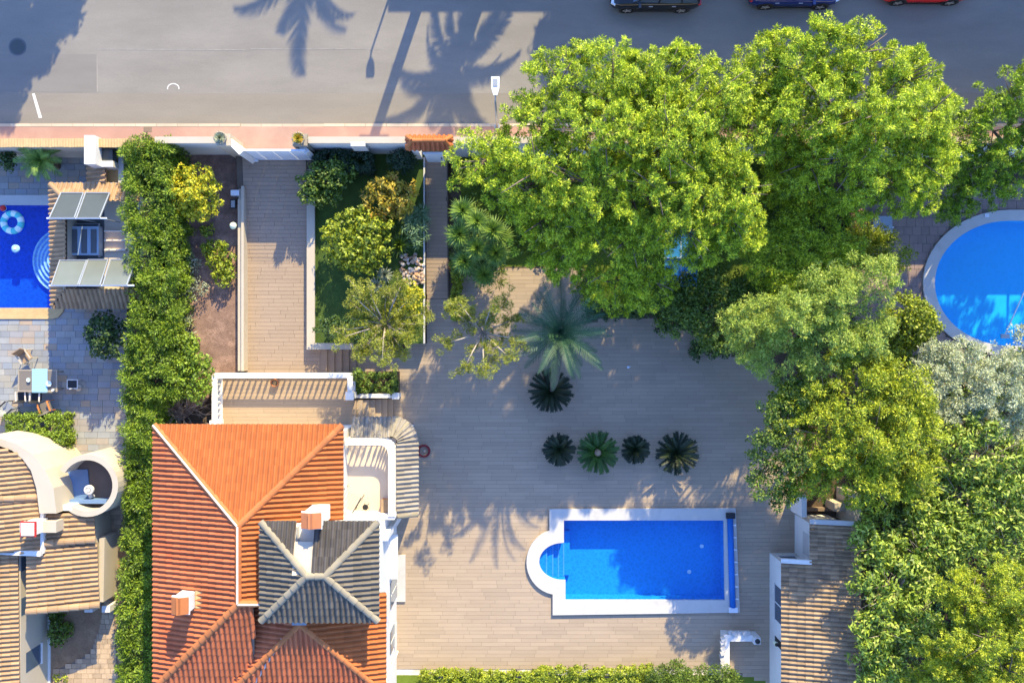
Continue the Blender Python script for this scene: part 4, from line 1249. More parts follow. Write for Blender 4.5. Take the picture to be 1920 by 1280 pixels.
# walls below the lean-to and arches
MB().box(XR-.3, lb, 0, lx-.45, lt-.55, 2.55).build('wall', M['white'], villa)
MB().box(XR-.3, byb, 2.5, bxr-.06, byt-.06, 3.06).build('balcony_floor', M['balcony_floor'], villa)
for y0, y1 in ((-5.4,-4.6), (-7.4,-6.2)):
    w = MB().box(lx-.46, y0, .1, lx-.43, y1, 2.1).build('window', M['window_blue'], villa)
    MB().box(lx-.46, (y0+y1)/2-.03, .1, lx-.42, (y0+y1)/2+.03, 2.1).build('window_frame', M['white'], w)
# balcony parapet on balusters, rounded corner
cr = .55
arcp = [(bxr-.14-cr+cr*math.cos(math.radians(t)), byt-.14-cr+cr*math.sin(math.radians(t))) for t in range(90, -1, -15)]
path = [(bxl, byt-.14)] + arcp + [(bxr-.14, byb+.1)]
balustrade(villa, path, 3.06, BZ-3.06, rail=(.30,.10), spacing=.24, posts=False)
MB().box(bxl, byb-.06, 3.06, bxr-.02, byb+.16, BZ-.06).build('parapet', M['white'], villa)
R1.flush(300)

# things on the balcony
dr = thing('drying_rack', 'folding white wire clothes rack standing on the sunlit balcony floor', 'drying rack', G(660,935,3.06))
q = G(660, 932, 3.06)
mb = MB()
for i in range(7):
    t = -.40+.8*i/6
    mb.tube([(q.x+t*.87-.2, q.y-t*.5-.35, 3.9),(q.x+t*.87+.2, q.y-t*.5+.35, 3.9)], .009, 4)
mb.build('wire', M['metal_grey'], dr)
fm = MB()
for t in (-.42,.42):
    a = (q.x+t*.87-.2, q.y-t*.5-.35, 3.9); b = (q.x+t*.87+.2, q.y-t*.5+.35, 3.9)
    fm.tube([a,b], .014, 5).tube([a,(b[0],b[1],3.07)], .014, 5).tube([b,(a[0],a[1],3.07)], .014, 5)
fm.build('frame', M['metal_dark'], dr)
bn = thing('bench', 'white bench with tan edge at the end of the balcony', 'bench', G(668,962,3.06))
q = G(668, 962, 3.06)
MB().box(q.x-.45, q.y-.15, 3.42, q.x+.40, q.y+.2, 3.48).build('seat', M['white'], bn)
MB().box(q.x-.42, q.y-.17, 3.42, q.x+.40, q.y-.155, 3.47).build('trim', M['wood'], bn)
for s in (-.38, .33): MB().box(q.x+s-.03, q.y-.12, 3.06, q.x+s+.03, q.y+.16, 3.42).build('leg', M['white'], bn)
st_ = thing('stool', 'small dark stool beside the rack on the balcony', 'stool', G(690,948,3.06))
q = G(688, 947, 3.06)
MB().lathe([(.13,.42),(.13,.45)], (q.x,q.y,3.06), 12).build('seat', M['metal_dark'], st_)
for a in (45,135,225,315):
    MB().tube([(q.x+.14*math.cos(math.radians(a)),q.y+.14*math.sin(math.radians(a)),3.06),(q.x+.08*math.cos(math.radians(a)),q.y+.08*math.sin(math.radians(a)),3.49)], .012, 4).build('leg', M['metal_dark'], st_)
tb = thing('storage_box', 'low orange brown box against the balcony parapet', 'box', G(723,945,3.06))
q = G(724, 945, 3.06)
MB().box(q.x-.16, q.y-.35, 3.06, q.x+.16, q.y+.28, 3.42).build('body', M['orange'], tb)
MB().box(q.x-.18, q.y-.37, 3.42, q.x+.18, q.y+.30, 3.47).build('lid', M['wood'], tb)

# ------------------------------------------------------------------ terrace in front of the villa
TZT = 1.15
tx0, tx1 = G(397,750,TZT).x, G(662,750,TZT).x
ty1 = G(0,712,TZT).y
ter = MB().box(tx0-.02, YN-.42, -.03, tx1, ty1+.28, TZT-.016).box(tx1+.0, YN-.42, -.03, tx1+.02, G(0,748,TZT).y, TZT-.016).build('terrace', M['cream'], kind='structure')
lay([[(tx0,YN-.4),(tx1,YN-.4),(tx1,ty1+.2),(tx0,ty1+.2)]], lambda x, y: TZT, .19, 1.2, .008, .012, M['terrace_plank'], ter, 'plank', 'planks', 300, rng)
bt = thing('balustrade', 'white balustrade round the terrace above the driveway', 'balustrade', (tx0, ty1, TZT))
zt = TZT+.86
nx0, nx1 = G(402,704,zt).x, G(656,704,zt).x; ny = G(0,704,zt).y
balustrade(bt, [(nx0, G(0,795,zt).y), (nx0, ny), (nx1, ny), (nx1, G(0,742,zt).y)], TZT, .86, rail=(.24,.10), spacing=.27)
ss = thing('garden_steps', 'grey-beige steps from the terrace down to the pool deck', 'steps', (tx1, G(0,765).y, 0))
x0 = G(668,765,TZT).x; x1 = G(737,765,.2).x
n = 6
sy0, sy1 = G(0,786,.6).y, G(0,749,.6).y
for i in range(n):
    z = TZT*(1-(i+1)/(n+1))
    MB().box(x0+(x1-x0)*i/n-.01, sy0-.3, -.02, x0+(x1-x0)*(i+1)/n, sy1, z).build('step', M['plank'], ss)
MB().box(tx1, sy0-.3, -.02, x0-.01, sy1, TZT-.01).build('landing', M['terrace_plank'], ss)
sp = thing('raised_planter', 'white walled planter alongside the terrace steps', 'planter', G(705,720,.8))
pz = .95
px0, px1 = G(661,720,pz).x, G(745,720,pz).x
MB().box(px0, G(0,746,pz).y, -.02, px1+.06, G(0,738,pz).y, pz).build('wall', M['white'], sp)
MB().box(px0+.02, G(0,738,pz).y, -.02, px1, G(0,697,pz).y, .55).build('bed', M['soil'], sp)
MB().box(px1-.24, G(0,748,pz).y, pz-.03, px1+.10, G(0,736,pz).y, pz+.08).build('post_cap', M['white'], sp)

# ------------------------------------------------------------------ pool house on the right
ph = thing('pool_house', 'low white pool house with buff tiled lean-to roof at the deck edge', 'house', G(1530,1150))
R2 = Roofs(ph, random.Random(8))
ze = 2.55
ex0, ex1, ex2 = G(1466,1100,ze).x, G(1515,1000,ze).x, G(1612,1100,3.35).x
y_t, y_m = G(0,978,ze).y, G(0,1054,ze).y
sl = (3.35-ze)/(ex2-ex0)
def pz_(x): return ze+(x-ex0)*sl
R2.slope([(ex0,-22,ze),(ex0,y_m,ze),(ex2,y_m,3.35),(ex2,-22,3.35)], 'cottage_tile', eave=(1,0))
R2.slope([(ex1,y_m+.01,pz_(ex1)),(ex1,y_t,pz_(ex1)),(ex2,y_t,3.35),(ex2,y_m+.01,3.35)], 'cottage_tile', eave=(1,0))
R2.flush(300)
wx0, wx1 = G(1443,1100).x, G(1490,1000).x
wym, wyt = G(0,1036).y, G(0,963).y
def poly_wall(p, x0, x1): pass
MB().add([(wx0,-22,-.02),(wx0,wym,-.02),(wx0,wym,ze-.13),(wx0,-22,ze-.13),
          (ex2-.3,-22,-.02),(ex2-.3,wym,-.02),(ex2-.3,wym,3.1),(ex2-.3,-22,3.1)], [(1,0,3,2),(5,1,2,6),(3,7,6,2)]).build('wall', M['white'], ph)
MB().add([(wx1,wym-.01,-.02),(wx1,wyt,-.02),(wx1,wyt,pz_(wx1)-.13),(wx1,wym-.01,pz_(wx1)-.13),
          (ex2-.3,wym-.01,-.02),(ex2-.3,wyt,-.02),(ex2-.3,wyt,3.1),(ex2-.3,wym-.01,3.1)], [(1,0,3,2),(5,1,2,6),(3,7,6,2)]).build('wall', M['white'], ph)
# raked parapets and frames
MB().bar((ex0-.05,y_m+.10,ze+.02),(ex1+.05,y_m+.10,pz_(ex1)+.03), .20, .16).build('verge', M['white'], ph)
MB().bar((ex1-.03,y_t+.10,pz_(ex1)+.02),(ex2,y_t+.10,3.38), .22, .18).build('verge', M['white_stone'], ph)
wya, wyb = G(0,1148).y, G(0,1085).y
w = MB().box(wx0-.012, wya, .9, wx0+.02, wyb, 2.2).build('window', M['window_blue'], ph)
MB().box(wx0-.03, wya-.06, .84, wx0+.01, wyb+.06, .9).build('window_sill', M['white_stone'], w)
MB().box(wx0-.022, (wya+wyb)/2-.03, .9, wx0, (wya+wyb)/2+.03, 2.2).build('window_frame', M['white'], w)
w = MB().box(wx0+.25, wym-.01, .7, wx1-.25, wym+.012, 2.1).build('window', M['window_blue'], ph)
MB().box(wx0+.15, wym-.01, .62, wx1-.15, wym+.05, .70).build('window_sill', M['white_stone'], w)
MB().box(wx1-.012, G(0,1025).y, 1.2, wx1+.02, G(0,985).y, 2.0).build('shutter', M['white_stone'], ph)
wl = thing('wall_lantern', 'black wrought iron lantern with white glass on the pool house wall', 'lantern', (wx0-.2, G(0,1190).y, 1.7))
y_ = G(0,1183).y
MB().tube([(wx0+.02,y_,1.9),(wx0-.25,y_,1.95)], .025, 5).lathe([(.10,1.85),(.03,1.98)], (wx0-.22,y_,0), 8).build('bracket', M['metal_dark'], wl)
MB().lathe([(.06,1.50),(.10,1.72),(.10,1.85)], (wx0-.22,y_,0), 8).build('lamp_glass', M['lamp_glass'], wl)
MB().box(wx0-.02, y_-.25, .9, wx0+.01, y_+.1, 1.9).build('back_plate', M['metal_dark'], wl)
# gateway north of the pool house
gw = thing('garden_gateway', 'white and tan gateway with two posts under the tree by the pool house', 'gateway', G(1535,935))
p1, p2 = G(1487,938), G(1570,938)
MB().box(p1.x-.12, p1.y-.5, -.02, p1.x+.12, p1.y+.55, 1.6).build('post', M['white'], gw)
MB().box(p2.x-.05, p2.y-.8, -.02, p2.x+.35, p2.y+.7, 2.0).build('post', M['cream'], gw)
MB().box(p1.x+.12, p1.y-.45, -.02, p2.x-.05, p1.y-.30, .35).build('sill', M['underside'], gw)
MB().box(p2.x-.6, p2.y-.3, -.02, p2.x-.05, p2.y+.1, 1.2).build('side_wall', M['cream'], gw)
# low wall and barbecue corner
bw = thing('low_wall', 'L-shaped white low wall with rough top and square capped post', 'wall', G(1365,1225))
q1, q2, q3 = G(1358,1250,.7), G(1358,1198,.7), G(1412,1198,.7)
MB().box(q1.x-.02, q1.y-.6, -.02, q1.x+.26, q2.y+.22, .70).box(q1.x+.26, q2.y-.10, -.02, q3.x, q2.y+.20, .697).build('wall', M['white'], bw)
mb = MB(); r_ = random.Random(4)
y = q1.y-.5
while y < q2.y+.1:
    mb.obox((q1.x-.08+r_.uniform(-.03,.03), y, .60+r_.uniform(0,.14)), (.10,.03,0), (-.03,.09,0), (0,0,.08)); y += .17
x = q1.x+.3
while x < q3.x-.2:
    mb.obox((x, q2.y+.27+r_.uniform(-.03,.03), .60+r_.uniform(0,.14)), (.09,.03,0), (-.03,.10,0), (0,0,.08)); x += .17
mb.build('rock_edge', M['white_stone'], bw)
MB().box(q3.x-.02, q3.y-.16, -.02, q3.x+.30, q3.y+.16, .95).build('post', M['white'], bw)
MB().lathe([(.12,.95),(.12,1.02),(.05,1.08)], (q3.x+.14,q3.y,0), 12).build('cap', M['metal_dark'], bw)

# ------------------------------------------------------------------ neighbour's house at lower left
nh = thing('neighbour_house', 'cream neighbour house with sandy barrel tile roofs and round turret terrace', 'house', G(60,1050))
R3 = Roofs(nh, random.Random(9))
def P(px, py, z): return tuple(G(px, py, z))
MT = 'beige_tile'
zz = 3.3
R3.slope([P(78,1036,zz),P(72,925,zz),P(58,880,zz),P(34,850,zz),P(0,834,zz),P(-140,834,zz+1.4),P(-140,1036,zz+1.4)], MT, eave=(0,1))
R3.ridge(P(70,932,zz+.05), P(-60,938,zz+1.0), 'beige_tile', .15)
R3.ridge(P(22,846,zz+.05), P(-40,878,zz+.7), 'beige_tile', .13)
R3.slope([P(177,1012,2.6),P(176,964,2.6),P(82,964,3.2),P(82,1014,3.2)], MT)
R3.slope([P(185,1134,2.6),P(181,1018,2.6),P(52,1022,3.4),P(52,1145,3.4)], MT)
R3.ridge(P(188,1133,2.65), P(50,1146,3.45), 'beige_tile', .17)
R3.ridge(P(180,1011,2.7), P(82,1018,3.25), 'beige_tile', .18)
R3.slope([P(36,1290,3.25),P(33,1040,3.25),P(-140,1040,4.2),P(-140,1290,4.2)], MT)
R3.flush(300)
# white band round the curved eave
bo = [(-30,818),(0,822),(32,832),(62,852),(84,880),(100,915),(106,962)]
bi = [(-30,836),(0,836),(22,844),(42,860),(58,882),(68,915),(74,962)]
MB().band(GP(bo,3.6), GP(bi,3.6), .0, 3.6, False).build('curved_wall', M['cream'], nh)
MB().prism(GP([(-140,838),(20,850),(60,890),(72,960),(72,1030),(-140,1030)],3.1), 0, 3.1).build('wall', M['cream'], nh)
MB().prism(GP([(78,966),(174,966),(182,1128),(52,1138),(52,1030)],2.5), 0, 2.5).build('wall', M['cream'], nh)
MB().prism(GP([(186,1008),(196,1008),(194,1128),(186,1128)],2.2), 0, 2.2).build('gable_wall', M['cream'], nh)
# tall gable with its sunlit flank
fl0 = G(37,1100,3.2).x
yb0, yb1 = G(0,1150,3).y, G(0,1300,3).y
MB().box(-40, -24, 0, fl0+.0, G(0,1042,3.2).y, 3.14).build('wall', M['cream'], nh)
MB().box(fl0-.05, -24, 0, fl0+.10, yb0+.4, .86).build('plinth', M['white'], nh)
for y0, y1 in ((1118,1150),(1225,1262),(1042,1068)):
    ya_, yb_ = G(0,y1,2.8).y, G(0,y0,2.8).y
    w = MB().box(fl0-.02, ya_, 1.5 if y0 > 1200 else 2.65, fl0+.015, yb_, 2.7 if y0 > 1200 else 3.08).build('window', M['window_blue'], nh)
    MB().box(fl0-.01, ya_-.05, 1.42 if y0 > 1200 else 2.57, fl0+.08, yb_+.05, 1.49 if y0 > 1200 else 2.64).build('window_sill', M['white'], w)
MB().box(G(76,1000,3.4).x, G(0,1037,3.4).y, 2.5, G(82,1000,3.4).x, G(0,935,3.4).y, 3.42).build('parapet', M['white'], nh)
MB().bar(P(-80,1030,3.6), P(78,1037,3.5), .22, .22).build('parapet', M['white'], nh)
for px in (173, 205):
    MB().box(*G(px-3,1140,1.0)[:2], 0, *G(px+12,1128,1.0)[:2], 1.6).build('gate_post', M['white'], nh)
# chimney with red band
cq = G(62, 988, 4.0)
ch = MB().box(cq.x-.28, cq.y-.28, 3.3, cq.x+.28, cq.y+.28, 4.45).build('chimney', M['white'], nh)
MB().box(cq.x-.34, cq.y-.34, 4.32, cq.x+.34, cq.y+.34, 4.4).build('chimney_band', M['red_paint'], ch)
MB().box(cq.x-.62, cq.y-.25, 3.55, cq.x-.56, cq.y+.2, 3.95).box(cq.x-.6, cq.y+.10, 3.72, cq.x-.26, cq.y+.18, 3.95).build('flashing', M['white'], ch)
cq = G(95, 988, 3.6)
MB().box(cq.x-.30, cq.y-.22, 2.9, cq.x+.30, cq.y+.28, 3.7).build('chimney', M['cream'], nh)
# round turret terrace
tc = G(163, 910, 3.0)
ro, ri = 1.43, 1.17
A1, A0 = -128, 150
oa = [(tc.x+ro*math.cos(math.radians(t)), tc.y+ro*math.sin(math.radians(t))) for t in np.linspace(A1, A0, 30)]
ia = [(tc.x+ri*math.cos(math.radians(t)), tc.y+ri*math.sin(math.radians(t))) for t in np.linspace(A1, A0, 30)]
MB().band(oa, ia, 0, 3.0, False).build('turret_wall', M['cream'], nh)
xa_ = G(102,930,3.0).x
MB().box(xa_, oa[0][1]-.02, 0, oa[0][0]+.2, oa[0][1]+.24, 3.003).build('turret_wall', M['white'], nh)
MB().prism([(p[0],p[1]) for p in ia] + [(xa_, ia[-1][1]), (xa_, ia[0][1])], 0, 1.9).build('turret_floor', M['floor_brown'], nh)
MB().prism([(xa_+.01, ia[-1][1]), (tc.x-.5, ia[-1][1]), (tc.x-.35, ia[0][1]+.02), (xa_+.01, ia[0][1]+.02)], 1.9, 1.95).build('turret_floor', M['floor_blue'], nh)
MB().box(xa_, ia[0][1]-.02, 1.9, tc.x+.6, ia[0][1]+.16, 2.4).build('ledge', M['floor_blue'], nh)
vt = thing('roof_vent', 'white round-headed vent pipe standing on the turret terrace', 'vent', (tc.x-.3, tc.y-.2, 1.9))
vx, vy = tc.x-.22, tc.y-.35
MB().tube([(vx,vy-.3,1.95),(vx,vy-.3,2.2),(vx,vy,2.3)], .09, 8).build('pipe', M['grey_render'], vt)
MB().lathe([(.20,2.25),(.22,2.30),(.22,2.42),(.14,2.45),(.12,2.38)], (vx,vy+.05,0), 16).build('hood', M['white'], vt)
MB().lathe([(.10,2.40),(.10,2.455)], (vx,vy+.05,0), 12).build('cap', M['grey_render'], vt)

# ------------------------------------------------------------------ solar roof by the neighbour's pool
sr = thing('pump_house', 'small pump house with sunken roof well and sandy tile skirts', 'outbuilding', G(165,460))
R4 = Roofs(sr, random.Random(13))
z0, z1 = 2.0, 2.5
wx_, wy0, wy1, wxe = 124, 378, 540, 262
R4.slope([P(262,346,z0),P(95,346,z0),P(124,376,z1),P(262,376,z1)], 'beige_tile')
R4.slope([P(95,346,z0),P(98,576,z0),P(124,542,z1),P(124,376,z1)], 'beige_tile')
R4.slope([P(98,576,z0),P(262,576,z0),P(262,542,z1),P(124,542,z1)], 'beige_tile')
R4.ridge(P(95,346,z0), P(124,376,z1), 'beige_tile', .13)
R4.flush(300)
MB().prism(GP([(100,352),(262,352),(262,570),(102,570)],1.9), -1.6, 1.55).build('wall', M['cream'], sr)
e0, e1 = GP([(124,376),(262,376),(262,542),(124,542)],z1), GP([(118,370),(268,370),(268,548),(118,548)],z1)
MB().band(e1, e0, 1.5, 2.47).build('parapet', M['cream'], sr)
e2, e3 = GP([(93,343),(263,343),(263,578),(96,578)],z0), GP([(98,347),(259,347),(259,574),(101,574)],z0)
MB().band(e2, e3, z0-.12, z0+.02).build('gutter', M['metal_white'], sr)
MB().sheet(GP([(124,376),(195,376),(195,542),(124,542)],1.6), 1.556).build('floor', M['lead'], sr)
MB().sheet(GP([(195,376),(262,376),(262,542),(195,542)],1.6), 1.558).build('floor', M['balcony_floor'], sr)
for y in (435, 452, 470): MB().box(*G(196,y,1.7)[:2], 1.55, *G(236,y-3,1.7)[:2], 1.75).build('kerb_strip', M['mortar'], sr)
ac = thing('pump_unit', 'grey boxed pump unit in the roof well between the solar panels', 'pump', G(155,455,1.56))
MB().box(*G(132,478,2)[:2], 1.56, *G(184,424,2)[:2], 1.95).build('housing', M['grey_blue'], ac)
for x in (134,152,170): MB().box(*G(x,474,2)[:2], 1.95, *G(x+10,430,2)[:2], 1.99).build('vent_grille', M['lead'], ac)
MB().tube([P(128,482,1.7),P(128,420,1.7),P(186,420,1.7),P(186,482,1.7)], .06, 6).build('pipe', M['metal_grey'], ac)

def collector(label, quads, mats_, foot):
    """quads: panels given by their low (north) and high (south) edges"""
    t = thing('solar_collector', label, 'solar panel', G(*foot), 'solar panels on the pump house')
    for (a, b, c, d), m in zip(quads, mats_):
        a, b, c, d = (Vector(G(*p)) for p in (a, b, c, d))     # NW NE SE SW
        nrm = (b-a).cross(d-a).normalized()
        if nrm.z < 0: nrm = -nrm
        mb = MB(); th = nrm*.05
        vs = [a,b,c,d,a-th,b-th,c-th,d-th]
        mb.add(vs, [(3,2,1,0),(4,5,6,7),(0,1,5,4),(1,2,6,5),(2,3,7,6),(3,0,4,7)])
        pn = mb.build('panel', M[m], t)
        fr = MB()
        for p, q in ((a,b),(b,c),(c,d),(d,a)): fr.bar(p+nrm*.012, q+nrm*.012, .05, .06)
        fr.build('panel_frame', M['metal_grey'], pn)
    a, d = Vector(G(*quads[0][3])), Vector(G(*quads[-1][2]))
    MB().tube([a-Vector((.15,0,.05)), d+Vector((.3,0,-.05))], .04, 6).build('header_pipe', M['metal_white'], t)
    for qd in quads:
        for k in (2, 3):
            p = Vector(G(*qd[k])); MB().tube([p-Vector((0,0,.04)), (p.x,p.y+.08,1.6)], .025, 5).build('leg', M['metal_grey'], t)
    return t
zl, zh = 2.52, 3.55
collector('pair of dark tilted solar panels at the north end of the pump house roof',
          [((115,362,zl),(157,362,zl),(140,409,zh),(93,409,zh)), ((161,362,zl),(206,362,zl),(187,409,zh),(144,409,zh))], ['panel_dark','panel_dark'], (150,385,1.56))
collector('row of three pale tilted solar panels at the south end of the pump house roof',
          [((113,488,zl),(163,488,zl),(146,535,zh),(97,535,zh)), ((166,487,zl),(203,487,zl),(188,535,zh),(149,535,zh)), ((208,487,zl),(255,487,zl),(238,535,zh),(193,535,zh))], ['panel_pale','panel_pale','panel_pale'], (170,510,1.56))

# white masonry barbecue and lean-to north of the pump house
bq = thing('barbecue_chimney', 'white masonry barbecue chimney with dark hooded opening near the street wall', 'barbecue', G(185,285))
q = G(182, 285, 2.6)
MB().box(q.x-.45, q.y-.62, -.02, q.x+.05, q.y+.70, 2.9).build('body', M['white'], bq)
MB().box(q.x+.05, q.y-.62, -.02, q.x+.60, q.y-.35, 2.3).build('side_wall', M['white'], bq)
MB().box(q.x+.05, q.y-.35, 1.8, q.x+.55, q.y+.65, 2.25).build('hood', M['panel_dark'], bq)
lt_ = thing('tiled_shelter', 'low lean-to with brown tiles and sandy coping beside the barbecue', 'shelter', G(200,322))
R5 = Roofs(lt_, random.Random(3))
R5.slope([P(166,344,1.6),P(166,302,1.6),P(198,302,2.1),P(198,344,2.1)], 'beige_tile', eave=(1,0))
R5.flush(60)
MB().box(*G(199,344,1.5)[:2], -.02, *G(222,296,1.5)[:2], 1.5).build('wall', M['sand_edge'], lt_)
MB().box(*G(222,344,1.7)[:2], -.02, *G(232,290,1.7)[:2], 1.72).build('coping', M['white_stone'], lt_)
# ------------------------------------------------------------------ street walls and gates
ZW = 3.15
y0_, y1_ = yw-.30, yw
fw = thing('garden_wall', 'cream capped street wall left of the driveway gate', 'wall', (G(360,262,ZW).x, y0_, 1.1))
MB().box(G(296,262,ZW).x, y0_+.04, -.02, G(428,262,ZW).x, y1_-.04, ZW-.07).build('wall', M['white'], fw)
MB().box(G(290,262,ZW).x, y0_, ZW-.07, G(405,262,ZW).x, y1_, ZW).build('coping', M['cream'], fw)
w2 = [G(428,258,ZW), G(452,282,ZW)]
MB().bar((w2[0].x-.1,w2[0].y,1.5), (w2[1].x,w2[1].y-.1,1.5), .26, 3.2).build('wing_wall', M['white'], fw)
pl = MB().box(G(405,262,3.2).x, y0_-.12, 0, G(432,262,3.2).x, y1_+.12, 3.2).build('pillar', M['cream'], fw)
fw2 = thing('garden_wall', 'cream capped street wall between the driveway gate and the tiled gate roof', 'wall', (G(670,266,ZW).x, y0_, 1.1))
MB().box(G(574,262,ZW).x, y0_+.04, -.02, G(772,262,ZW).x, y1_-.04, ZW-.07).build('wall', M['white'], fw2)
MB().box(G(578,262,ZW).x, y0_, ZW-.07, G(765,262,ZW).x, y1_, ZW).build('coping', M['cream'], fw2)
MB().box(G(548,258,3.2).x, y0_-.12, 0, G(576,258,3.2).x, y1_+.12, 3.2).build('pillar', M['stone_pot'], fw2)
MB().bar((G(563,270,2.8).x,y0_,1.5), (G(578,284,2.8).x,G(0,286,2.9).y,1.5), .24, 2.8).build('wing_wall', M['grey_render'], fw2)
mbx = G(672,268,ZW)
MB().box(mbx.x-.35, y0_-.15, 2.2, mbx.x+.32, y0_+.05, ZW+.05).build('meter_box', M['grey_render'], fw2)
fw3 = thing('garden_wall', 'cream street wall running on behind the tall pines', 'wall', (G(1200,266,ZW).x, y0_, 1.1))
MB().box(G(842,262,ZW).x, y0_+.04, -.02, 60, y1_-.04, ZW-.07).build('wall', M['white'], fw3)
MB().box(G(845,262,ZW).x, y0_, ZW-.07, 60, y1_, ZW).build('coping', M['cream'], fw3)
nw = thing('garden_wall', 'sandy brick-topped street wall of the left neighbour', 'wall', (-24, y0_, 1.1))
MB().box(-70, y0_+.02, -.02, G(292,262,2.6).x-.0, y1_, 2.45).build('wall', M['cream'], nw)
r_ = random.Random(2)
br = MB().box(-.06,-.2,0,.06,.2,.09)
bme = br.mesh('brick', M['sand_edge'])
x = -25.5
while x < G(290,262,2.6).x:
    shared('brick', bme, nw, Matrix.Translation((x, (y0_+y1_)/2+.01+r_.uniform(-.012,.012), 2.45+r_.uniform(0,.012))) ); x += .132
# driveway gate
gt = thing('driveway_gate', 'white sliding gate of flat panels across the driveway', 'gate', G(512,290,1.1))
gy = G(0,282,2.95).y
gx0, gx1 = G(448,282,2.95).x, G(572,282,2.95).x
n = 4
for i in range(n):
    a, b = gx0+(gx1-gx0)*i/n, gx0+(gx1-gx0)*(i+1)/n
    MB().box(a+.012, gy-.03, 1.15, b-.012, gy+.03, 2.93).build('panel', M['metal_white'], gt)
MB().box(gx0, gy-.045, 2.93, gx1, gy+.045, 3.0).box(gx0, gy-.045, 1.08, gx1, gy+.045, 1.15).build('gate_frame', M['metal_white'], gt)
MB().box(gx0-.05, gy-.14, 1.085, gx0+.35, gy-.05, 1.25).build('gate_motor', M['metal_white'], gt)
# pedestrian gate with tiled roof
pg = thing('gate_canopy', 'little orange tiled hip roof over the white pedestrian gate', 'gate roof', G(805,268,3.5))
R6 = Roofs(pg, random.Random(4))
ze_, zr_ = 3.3, 3.75
cN, cS = G(0,257,ze_).y, G(0,279,ze_).y
cW, cE = G(764,0,ze_).x, G(846,0,ze_).x
cm = (cN+cS)/2; h_ = (cN-cS)/2
R6.slope([(cE,cN,ze_),(cW,cN,ze_),(cW+h_,cm,zr_),(cE-h_,cm,zr_)], 'terracotta_new')
R6.slope([(cW,cS,ze_),(cE,cS,ze_),(cE-h_,cm,zr_),(cW+h_,cm,zr_)], 'terracotta')
R6.slope([(cW,cN,ze_),(cW,cS,ze_),(cW+h_,cm,zr_)], 'terracotta')
R6.slope([(cE,cS,ze_),(cE,cN,ze_),(cE-h_,cm,zr_)], 'terracotta')
for a, b in (((cW,cN,ze_),(cW+h_,cm,zr_)), ((cE,cN,ze_),(cE-h_,cm,zr_)), ((cW,cS,ze_),(cW+h_,cm,zr_)), ((cE,cS,ze_),(cE-h_,cm,zr_)), ((cW+h_,cm,zr_),(cE-h_,cm,zr_))):
    R6.ridge(a, b, 'ridge_tc', .10)
R6.flush(200)
for xx in (cW+.12, cE-.42): MB().box(xx, cm-.2, 0, xx+.30, cm+.2, ze_-.02).build('pillar', M['white'], pg)
wg = thing('pedestrian_gate', 'white panel door under the orange tiled gate roof', 'gate', G(812,288,1.1))
g0, g1 = G(795,285,2.9).x, G(829,285,2.9).x
MB().box(g0, cS-.16, 1.12, g1, cS-.08, 2.85).build('panel', M['metal_white'], wg)
MB().box(g0-.05, cS-.17, 2.85, g1+.05, cS-.07, 2.95).build('gate_frame', M['metal_white'], wg)
MB().box(g1-.12, cS-.21, 2.0, g1-.08, cS-.16, 2.2).build('handle', M['metal_dark'], wg)

# low walls beside the driveway
lw = thing('low_wall', 'low cream wall between the mulch bed and the driveway', 'wall', G(452,520,DZ))
lx0, lx1 = G(446,500,1.05).x, G(460.5,500,.9).x
MB().box(lx0+.02, G(0,695,.9).y, -.02, lx1, G(0,352,1.3).y, 1.0).build('wall', M['cream'], lw)
MB().box(lx0, G(0,695,.9).y, 1.0, lx1-.12, G(0,372,1.3).y, 1.06).build('coping', M['cream'], lw)
MB().box(lx1-.12, G(0,695,.9).y, 1.0, lx1+.004, G(0,348,1.3).y, 1.20).build('kerb_edge', M['cream'], lw)
pw_ = thing('planter_wall', 'low grey-cream planter wall along the east side of the driveway', 'wall', G(583,500,.6))
a0, a1 = G(575,500,1.0).x, G(590,500,1.0).x
b0, b1 = G(0,655,1.0).y, G(0,643,1.0).y
MB().box(a0+.03, b0+.03, -.02, a1-.03, G(0,292,1.1).y, .95).box(a1-.03, b0+.03, -.02, G(692,650,1.0).x, b1-.03, .95).build('wall', M['grey_render'], pw_)
MB().box(a0, b0, .95, a1, G(0,300,1.1).y, 1.0).box(a1, b0, .95, G(690,650,1.0).x, b1, .9985).build('coping', M['cream'], pw_)
b2 = thing('path_wall', 'thin white retaining edge on the planter side of the path', 'wall', (xa-.1, 4, .5))
MB().box(PLX1-.02, PLY0, -.02, xa-.055, yp0, .80).build('wall', M['grey_render'], b2)

# potted plants on the pillars
def pot(label, q, leaf, z):
    t = thing('potted_plant', label, 'potted plant', (q.x,q.y,z))
    MB().lathe([(.16,0),(.26,.18),(.28,.34),(.30,.36),(.24,.36),(.22,.30)], (q.x,q.y,z), 16).build('pot', M['stone_pot'], t, True)
    mb = MB(); blades(mb, (q.x,q.y,z+.34), 46, .36, .06, 3, -10, .1); mb.build('leaf_rosette', LF[leaf], t)
pot('round agave in a stone urn on the pillar left of the driveway gate', G(416,261,3.3), 'sage', 3.2)
pot('dry brown agave in a stone urn on the pillar right of the driveway gate', G(562,262,3.3), 'rust', 3.2)

